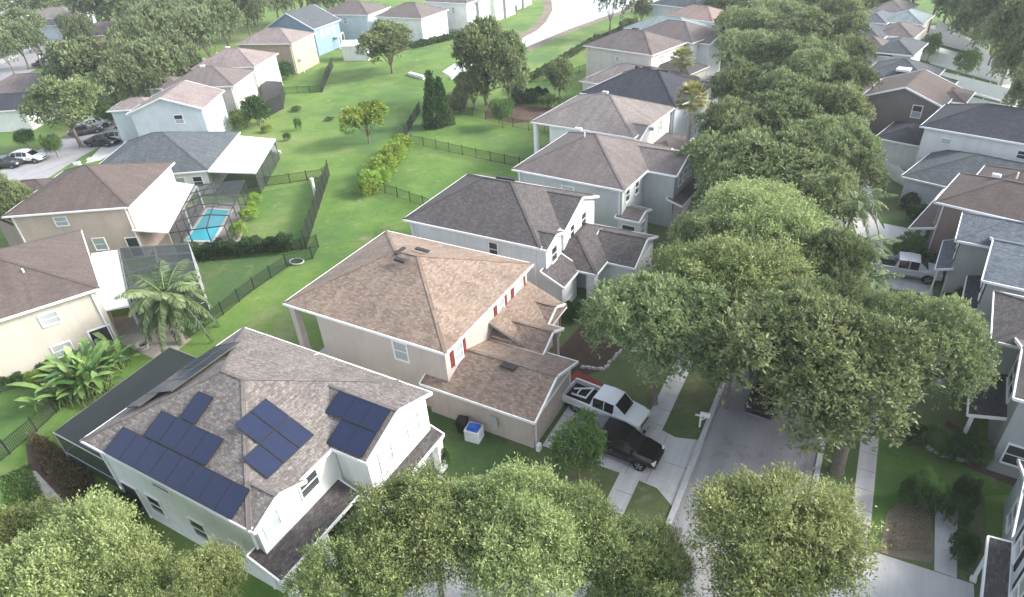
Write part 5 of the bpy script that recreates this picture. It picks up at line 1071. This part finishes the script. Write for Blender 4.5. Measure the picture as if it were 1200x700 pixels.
def vehicle(kind,label,x,y,rz,paint,group=None,name=None,cat=None):
    if kind=='pickup':
        root=empty(name or 'pickup_truck',(x,y,.03),rz,label,cat or 'pickup truck',group); L=5.6
        mb=MB(); loft(mb,[(-.55,.97,.45,1.05,.12),(.9,.98,.42,1.1,.14),(1.5,.98,.42,1.12,.16),(2.3,.95,.42,1.05,.2),(2.7,.86,.48,.92,.2)],paint); loft(mb,[(-2.75,.93,.5,.7,.06),(-.55,.95,.45,.7,.06)],paint); mb.build('body',root)
        bd=MB(); 
        for sd in (-1,1): bd.box(-2.75,-.55,sd*.95-.06,sd*.95+.06,.6,1.12,paint)
        bd.box(-2.8,-2.7,-.95,.95,.6,1.1,paint); bd.box(-2.7,-.63,-.88,.88,.72,.76,M_deep); bd.box(-.62,-.55,-.9,.9,.7,1.12,paint); bd.build('cargo_bed',root)
        cabin(root,[(-.75,.90,.72,1.08,1.10),(-.55,.92,.74,1.08,1.72),(.25,.92,.75,1.08,1.78),(.95,.92,.74,1.08,1.74),(1.65,.86,.70,1.10,1.14)],paint,['screen','side','side','screen']) 
        wx=(1.75,-1.75); hz=.4; zl=.85
    elif kind=='suv':
        root=empty(name or 'parked_car',(x,y,.03),rz,label,cat or 'car',group)
        mb=MB(); loft(mb,[(-2.35,.78,.5,.9,.15),(-2.2,.9,.38,1.02,.2),(-1.2,.94,.32,1.05,.2),(.6,.95,.32,1.05,.2),(1.5,.94,.34,1.0,.22),(2.15,.87,.38,.88,.24),(2.4,.72,.45,.74,.18)],paint); mb.build('body',root)
        cabin(root,[(-2.2,.8,.68,1.0,1.02),(-1.85,.86,.66,1.0,1.48),(-1.0,.88,.68,1.0,1.62),(-.05,.88,.68,1.0,1.64),(.55,.88,.66,1.0,1.52),(1.25,.84,.70,.98,1.02)],paint,['screen','side','side','side','screen'])
        wx=(1.5,-1.45); hz=.36; zl=.72
    else:
        root=empty(name or 'parked_car',(x,y,.03),rz,label,cat or 'car',group)
        mb=MB(); loft(mb,[(-2.4,.76,.48,.85,.15),(-2.2,.87,.34,.93,.2),(-1.2,.91,.28,.95,.2),(.6,.92,.28,.95,.2),(1.6,.90,.3,.88,.22),(2.2,.82,.35,.76,.22),(2.4,.68,.4,.64,.15)],paint); mb.build('body',root)
        cabin(root,[(-1.75,.80,.62,.92,.94),(-1.15,.84,.60,.92,1.34),(-.3,.85,.62,.92,1.44),(.35,.85,.60,.92,1.38),(1.15,.80,.66,.9,.93)],paint,['screen','side','side','screen'])
        wx=(1.45,-1.4); hz=.33; zl=.66
    for a in wx:
        for sd in (-1,1):
            hw={'pickup':.98,'suv':.95,'sedan':.92}[kind]; wheel(root,a,sd*(hw-.10),hz,.24)
            q=MB(); q.face([(a+hz*1.22*math.cos(R_(18*i)),sd*(hw+.004),hz+hz*1.22*math.sin(R_(18*i))) for i in range(11)],M_deep); q.build('wheel_arch',root)
    for sd in (-1,1):
        q=MB(); q.box(-.25,-.08,sd*(hw+.002)-.015,sd*(hw+.002)+.015,zl+.06,zl+.10,M_rim); q.build('door_handle',root)
        q=MB(); q.box(-1.2 if kind!='pickup' else -.6,1.2,sd*(hw-.005)-.012,sd*(hw-.005)+.012,zl-.33,zl-.27,M_deep); q.build('side_trim',root)
    ext={'pickup':(2.6,-2.8),'suv':(2.28,-2.3),'sedan':(2.28,-2.33)}[kind]
    for sd in (-1,1):
        q=MB(); q.box(ext[0]-.12,ext[0]+.08,sd*.68-.14,sd*.68+.14,zl-.07,zl+.09,M_lamp); q.build('headlight',root)
        q=MB(); q.box(ext[1]-.02,ext[1]+.06,sd*.74-.09,sd*.74+.09,zl,zl+.28,M_tail); q.build('tail_light',root)
        q=MB(); q.box(.95,1.1,sd*1.0-.1,sd*1.0+.1,1.02,1.16,paint); q.build('wing_mirror',root)
    for yy in (): pass
    q=MB(); q.box(ext[0]+.02,ext[0]+.14,-.5,.5,.52,.68,M_black); q.build('grille',root)
    q=MB(); q.box(ext[0]-.02,ext[0]+.1,-.72,.72,.36,.5,M_black if kind!='pickup' else M_rim); q.build('bumper',root)
    return root
C_white=carpaint('white_car_paint',(.72,.74,.75)); C_black=carpaint('black_car_paint',(.008,.008,.01)); C_silver=carpaint('silver_car_paint',(.5,.52,.54)); C_dark=carpaint('charcoal_car_paint',(.03,.032,.036)); C_red=carpaint('dark_red_car_paint',(.2,.02,.02))
pk=vehicle('pickup','white pickup truck parked nose out beside the brown roofed garage',-11.1,29.55,R_(-6),C_white)
q=MB(); q.beam((-2.5,.2,.85),(-1.2,.55,1.2),.1,.08,WHITE); q.beam((-2.4,-.3,.85),(-1.2,-.55,1.2),.1,.08,WHITE); q.beam((-1.2,-.6,1.2),(-1.2,.6,1.2),.1,.08,WHITE); q.beam((-2.0,-.25,.98),(-2.0,.35,.98),.08,.06,WHITE)
tag(q.build('folding_ladder',loc=(-11.1,29.55,.03)),'white folded ladder lying in the bed of the white pickup','ladder').rotation_euler=(0,0,R_(-6))
vehicle('suv','shiny black car parked on the driveway beside the white pickup',-9.1,26.9,R_(-3),C_black).scale=(1.05,1.03,1.08)
vehicle('pickup','silver white pickup truck parked across the street by the grey garage',4.9,55.3,R_(2),C_silver)
vehicle('pickup','dark pickup parked at the kerb half hidden under the largest oak',-1.6+1.2,33.8,R_(-90),C_dark) if False else vehicle('pickup','dark pickup parked at the kerb half hidden under the largest oak',-2.1,35.6,R_(-92),C_dark)
x,y=P(769,318); 
def moto(label,x,y,rz):
    r=empty('motorcycle',(x,y,.03),rz,label,'motorcycle')
    for a in (-.7,.7):
        wheel(r,a,.0001,.3,.13)
    b=MB(); loft(b,[(-.6,.1,.6,.78,.05),(-.1,.18,.45,.85,.08),(.35,.14,.5,.95,.08)],C_white); b.tube([(.7,0,.3),(.42,0,1.0)],[.04,.04],M_rim,6); b.build('body',r)
    h_=MB(); h_.beam((.4,-.35,1.05),(.4,.35,1.05),.04,.04,M_black); h_.build('handlebar',r)
    s=MB(); loft(s,[(-.65,.13,.78,.86,.03),(-.05,.15,.8,.88,.03)],M_black); s.build('seat',r)
p=P(762,322); moto('white and black motorcycle parked outside the white garage under the trees',p[0],p[1],R_(20))
p=P(758,332); moto('second motorcycle with dark seat parked just in front of the first one',p[0],p[1],R_(-10))
def VP_(kind,label,px,py,rz,paint,**k):
    q=P(px,py,.7); return vehicle(kind,label,q[0],q[1],R_(rz),paint,**k)
VP_('suv','black car parked beside the black roofed house',827,128,-10,C_black); VP_('sedan','dark car parked beyond the tall fan palm',832,100,-5,C_dark); VP_('sedan','silver car behind the dark car beyond the fan palm',842,94,-5,C_silver)
VP_('suv','white car parked on the curving left street',33,184,25,C_white); VP_('sedan','dark car cut by the left edge behind the white car',6,190,25,C_dark)
VP_('sedan','black car parked on the driveway of the slate bungalow',119,165,20,C_black); VP_('suv','silver car parked right of the black car near the slate bungalow',140,160,25,C_silver); VP_('sedan','dark car nearest the pale gable house',148,153,25,C_dark); VP_('sedan','dark car parked behind the small clipped trees',100,152,60,C_dark); VP_('sedan','white car parked behind the small clipped trees',110,145,60,C_white)
for i,(a,b) in enumerate(((52,74),(56,71),(60,68))): VP_('sedan','one of the dark cars parked side by side near the wide left road',a,b,60,C_dark,group='dark cars parked near the wide road')

# ------------------------------------------------------------------ small things
def mailbox(label,x,y):
    r=empty('mailbox',(x,y),R_(8),label,'mailbox'); q=MB(); q.box(-.06,.06,-.06,.06,0,1.25,WHITE); q.beam((-.35,0,.95),(.5,0,.95),.08,.1,WHITE); q.beam((.05,0,.6),(.35,0,.93),.06,.06,WHITE); q.build('post',r)
    q=MB(); n=8; ring=[(math.cos(math.pi*i/n)*.12,math.sin(math.pi*i/n)*.12) for i in range(n+1)]
    for x0,x1 in ((0,.55),):
        for (a,b),(c,d) in zip(ring[:-1],ring[1:]): q.face([(x0,a,1.15+b),(x1,a,1.15+b),(x1,c,1.15+d),(x0,c,1.15+d)],WHITE)
        for X in (x0,x1): q.face([(X,a,1.15+b) for a,b in ring]+[(X,-.12,1.0),(X,.12,1.0)],WHITE)
        q.face([(x0,.12,1.0),(x1,.12,1.0),(x1,.12,1.15),(x0,.12,1.15)],WHITE); q.face([(x0,-.12,1.0),(x1,-.12,1.0),(x1,-.12,1.15),(x0,-.12,1.15)],WHITE); q.face([(x0,-.12,1.0),(x1,-.12,1.0),(x1,.12,1.0),(x0,.12,1.0)],WHITE)
    q.build('box',r)
mailbox('white mailbox on a post at the kerb by the pickup driveway',-5.35,30.95)
def bin_(label,x,y,rz,c,lid):
    r=empty('wheelie_bin',(x,y),rz,label,'bin'); q=MB(); a,b=.24,.33
    V=[(-a,-a,.06),(a,-a,.06),(a,a,.06),(-a,a,.06),(-b,-b,1.0),(b,-b,1.0),(b,b,1.0),(-b,b,1.0)]
    for f in ((3,2,1,0),(0,1,5,4),(1,2,6,5),(2,3,7,6),(3,0,4,7)): q.face([V[i] for i in f],c)
    for sd in (-1,1): q.tube([(sd*.22,.28,.1),(sd*.3,.28,.1)],[.1,.1],M_black,10)
    q.build('body',r); q=MB(); q.box(-.35,.35,-.36,.36,1.0,1.04,lid); q.box(-.28,.28,-.28,.28,1.04,1.09,lid); q.beam((-.25,.4,.98),(.25,.4,.98),.05,.05,lid); q.build('lid',r)
bin_('black wheelie bin against the tan wall',-18.75,24.15,.2,M_black,M_black)
bin_('black wheelie bin at the corner of the grey garage',8.0,51.6,.2,M_black,M_black)
M_bluelid=plain('blue_plastic',(.03,.12,.45),.4)
r=empty('recycling_box',(-17.75,23.95),.1,'white crate heaped with something blue beside the black bin','crate'); q=MB()
for a in ((-.48,.48,-.42,-.38),(-.48,.48,.38,.42),(-.48,-.44,-.38,.38),(.44,.48,-.38,.38)): q.box(a[0],a[1],a[2],a[3],.02,.95,WHITE)
q.box(-.44,.44,-.38,.38,.02,.06,WHITE)
for k in range(5): q.box(-.5,.5,-.44,-.42,.12+k*.18,.16+k*.18,M_alu); q.box(.48,.495,-.4,.4,.12+k*.18,.16+k*.18,M_alu)
q.build('box',r); q=MB(); q.slope([(-.42,-.36,.86),(.42,-.36,.9),(.4,.34,1.02),(-.4,.34,.98)],M_bluelid); q.box(-.3,.25,-.2,.25,.88,1.08,M_bluelid); q.build('blue_load',r)
# light pole and utility pole
bx,by=P(47,70); r=empty('street_lamp',(bx,by),0,'tall pale concrete lamp pole beside the wide left road','street lamp'); q=MB(); q.tube([(0,0,0),(0,0,9.2)],[.26,.14],plain('pole_concrete',(.55,.55,.53),.7),10); q.build('pole',r); q=MB(); q.beam((0,0,9.1),(1.4,.6,9.3),.1,.1,M_greybar); q.box(1.1,1.8,.4,.8,9.25,9.4,M_greybar); q.build('lamp_head',r)
bx,by=P(335,20); r=empty('street_lamp',(bx,by),0,'thin lamp pole among the trees left of the blue gable','street lamp'); q=MB(); q.tube([(0,0,0),(0,0,9)],[.16,.09],WHITE,8); q.build('pole',r); q=MB(); q.beam((0,0,8.9),(1.2,-.5,9.1),.08,.08,M_greybar); q.build('lamp_head',r)
bx,by=P(371,234); r=empty('white_post',(bx,by),0,'white square post standing at the end of the tall dark fence','post'); q=MB(); q.box(-.12,.12,-.12,.12,0,2.5,WHITE); q.box(-.17,.17,-.17,.17,2.5,2.58,WHITE); q.build('post_shaft',r)
# hose ring / white planter ring by the fence corner
bx,by=P(348,308); q=MB(); pts=[(math.cos(a)*.75,math.sin(a)*.55,.15) for a in np.linspace(0,2*math.pi,25)]; q.tube(pts,[.07]*25,M_greybar,7,cap=False); o=q.build('garden_ring',loc=(bx,by,0)); tag(o,'pale ring lying in the black fence corner','garden ring')
# stone edging
def stones(label,pts,n,seed):
    g=random.Random(seed); mb=MB(); 
    L=[Vector(p) for p in pts]; seg=len(L)-1
    for i in range(n):
        t=i/n*seg; k=int(t); p=L[k].lerp(L[k+1],t-k); s=g.uniform(.08,.15); w=g.uniform(.1,.2)
        c=(p.x+g.uniform(-.05,.05),p.y+g.uniform(-.05,.05)); a=g.uniform(0,3)
        pp=[(c[0]+math.cos(a+q*1.047)*w*g.uniform(.7,1.1),c[1]+math.sin(a+q*1.047)*w*g.uniform(.7,1.1)) for q in range(6)]
        mb.face([(x,y,s+.04) for x,y in [((X-c[0])*.7+c[0],(Y-c[1])*.7+c[1]) for X,Y in pp]],M_stone)
        for q in range(6):
            x0,y0=pp[q];x1,y1=pp[(q+1)%6]; X0,Y0=(x0-c[0])*.7+c[0],(y0-c[1])*.7+c[1]; X1,Y1=(x1-c[0])*.7+c[0],(y1-c[1])*.7+c[1]
            mb.face([(x0,y0,0),(x1,y1,0),(X1,Y1,s+.04),(X0,Y0,s+.04)],M_stone)
    return tag(mb.build('stone_edging'),label,'stone edging',kind='stuff')
M_stone=plain('limestone',(.5,.48,.44),.9,var=.3,scale=5)
stones('pale stone edging around the planting bed of the grey house',[P(1073,503),P(1078,520),P(1100,533),P(1125,540),P(1150,540),P(1175,545)],46,3)
stones('pale stones along the red mulch bed',[(-14.4,33.2),(-12.9,33.6),(-12.5,36.4)],20,4)
# garden things beside patios
bx,by=P(169,407); q=MB(); n=14
for k in range(n):
    a0,a1=2*math.pi*k/n,2*math.pi*(k+1)/n
    for r0,r1,z0,z1 in ((.55,.6,0,.35),(.6,.42,.35,.35),(.42,.4,.35,.12)): q.face([(r0*math.cos(a0),r0*math.sin(a0),z0),(r0*math.cos(a1),r0*math.sin(a1),z0),(r1*math.cos(a1),r1*math.sin(a1),z1),(r1*math.cos(a0),r1*math.sin(a0),z1)],M_stone)
q.face([(.4*math.cos(2*math.pi*k/n),.4*math.sin(2*math.pi*k/n),.12) for k in range(n)],M_dark)
tag(q.build('fire_pit',loc=(bx,by,0)),'round stone fire pit on the paver patio','fire pit')
bx,by=P(333,392); r=empty('folding_chair',(-33.2,22.9),.6,'dark folded garden chair by the back corner of the brown roofed house','chair'); q=MB(); q.beam((-.3,0,0),(.3,.2,1.1),.05,.05,M_black); q.beam((.3,0,0),(-.3,.2,1.1),.05,.05,M_black); q.beam((-.3,.5,0),(.3,.3,1.1),.05,.05,M_black); q.build('frame',r); q=MB(); q.box(-.28,.28,.05,.5,.45,.49,M_black); q.build('seat',r)
for i,(px,py,lab) in enumerate(((318,178,'white covered lounge chair at the edge of the white lanai'),(325,181,'smaller white garden chair beside the lounge chair'))):
    bx,by=P(px,py); r=empty('garden_chair',(bx,by),.5+i,lab,'chair'); q=MB(); q.box(-.4,.4,-.4,.4,.38,.45,WHITE); q.build('seat',r); q=MB(); q.beam((0,.4,.4),(0,.55,1.05),.8,.05,WHITE,up=(0,1,0)); q.build('backrest',r)
    for a in (-.35,.35):
        for b in (-.35,.35): q=MB(); q.box(a-.03,a+.03,b-.03,b+.03,0,.38,WHITE); q.build('leg',r)

# ------------------------------------------------------------------ air
hz=MB(); hz.box(-320,150,-60,420,-1,40,None) if False else None
me=bpy.data.meshes.new('haze'); x0,x1,y0,y1,z0,z1=-420,200,-80,420,-1,34
me.from_pydata([(x0,y0,z0),(x1,y0,z0),(x1,y1,z0),(x0,y1,z0),(x0,y0,z1),(x1,y0,z1),(x1,y1,z1),(x0,y1,z1)],[],[(3,2,1,0),(4,5,6,7),(0,1,5,4),(1,2,6,5),(2,3,7,6),(3,0,4,7)])
HZ=bpy.data.materials.new('haze_air'); HZ.use_nodes=True; nt=HZ.node_tree; nt.nodes.clear(); out=nt.nodes.new('ShaderNodeOutputMaterial'); pv=nt.nodes.new('ShaderNodeVolumePrincipled'); pv.inputs['Color'].default_value=(.92,.95,1,1); pv.inputs['Density'].default_value=.00035; pv.inputs['Anisotropy'].default_value=.2
nt.links.new(pv.outputs[0],out.inputs['Volume']); me.materials.append(HZ); o=bpy.data.objects.new('haze',me); col.objects.link(o); tag(o,'thin pale air over the whole neighbourhood','haze',kind='stuff')

# ------------------------------------------------------------------ light
w=bpy.data.worlds.new('World'); sc.world=w; w.use_nodes=True; nt=w.node_tree; bg=nt.nodes['Background']
sky=nt.nodes.new('ShaderNodeTexSky'); sky.sky_type='NISHITA'; sky.sun_disc=False; EL,AZ=32,60
sky.sun_elevation=R_(EL); sky.sun_rotation=R_(AZ); sky.air_density=1.0; sky.dust_density=3.0; sky.ozone_density=1
hs=nt.nodes.new('ShaderNodeHueSaturation'); hs.inputs['Saturation'].default_value=.5; nt.links.new(sky.outputs[0],hs.inputs['Color']); nt.links.new(hs.outputs[0],bg.inputs[0]); bg.inputs[1].default_value=.15
sl=bpy.data.lights.new('sun','SUN'); sl.energy=1.35; sl.angle=R_(12); sl.color=(1,.95,.88); so=bpy.data.objects.new('sun',sl); col.objects.link(so)
d=Vector((math.sin(R_(AZ))*math.cos(R_(EL)),math.cos(R_(AZ))*math.cos(R_(EL)),math.sin(R_(EL)))); so.rotation_euler=d.to_track_quat('Z','Y').to_euler(); so.location=(0,0,60)
vs=sc.view_settings; vs.view_transform='Standard'; vs.look='None'; vs.gamma=1; vs.exposure=1.72; vs.use_curve_mapping=False
sc.render.engine='CYCLES'; c=sc.cycles; c.max_bounces=6; c.transparent_max_bounces=12; c.volume_bounces=0; c.diffuse_bounces=3; c.use_denoising=True
c.caustics_reflective=False; c.caustics_refractive=False
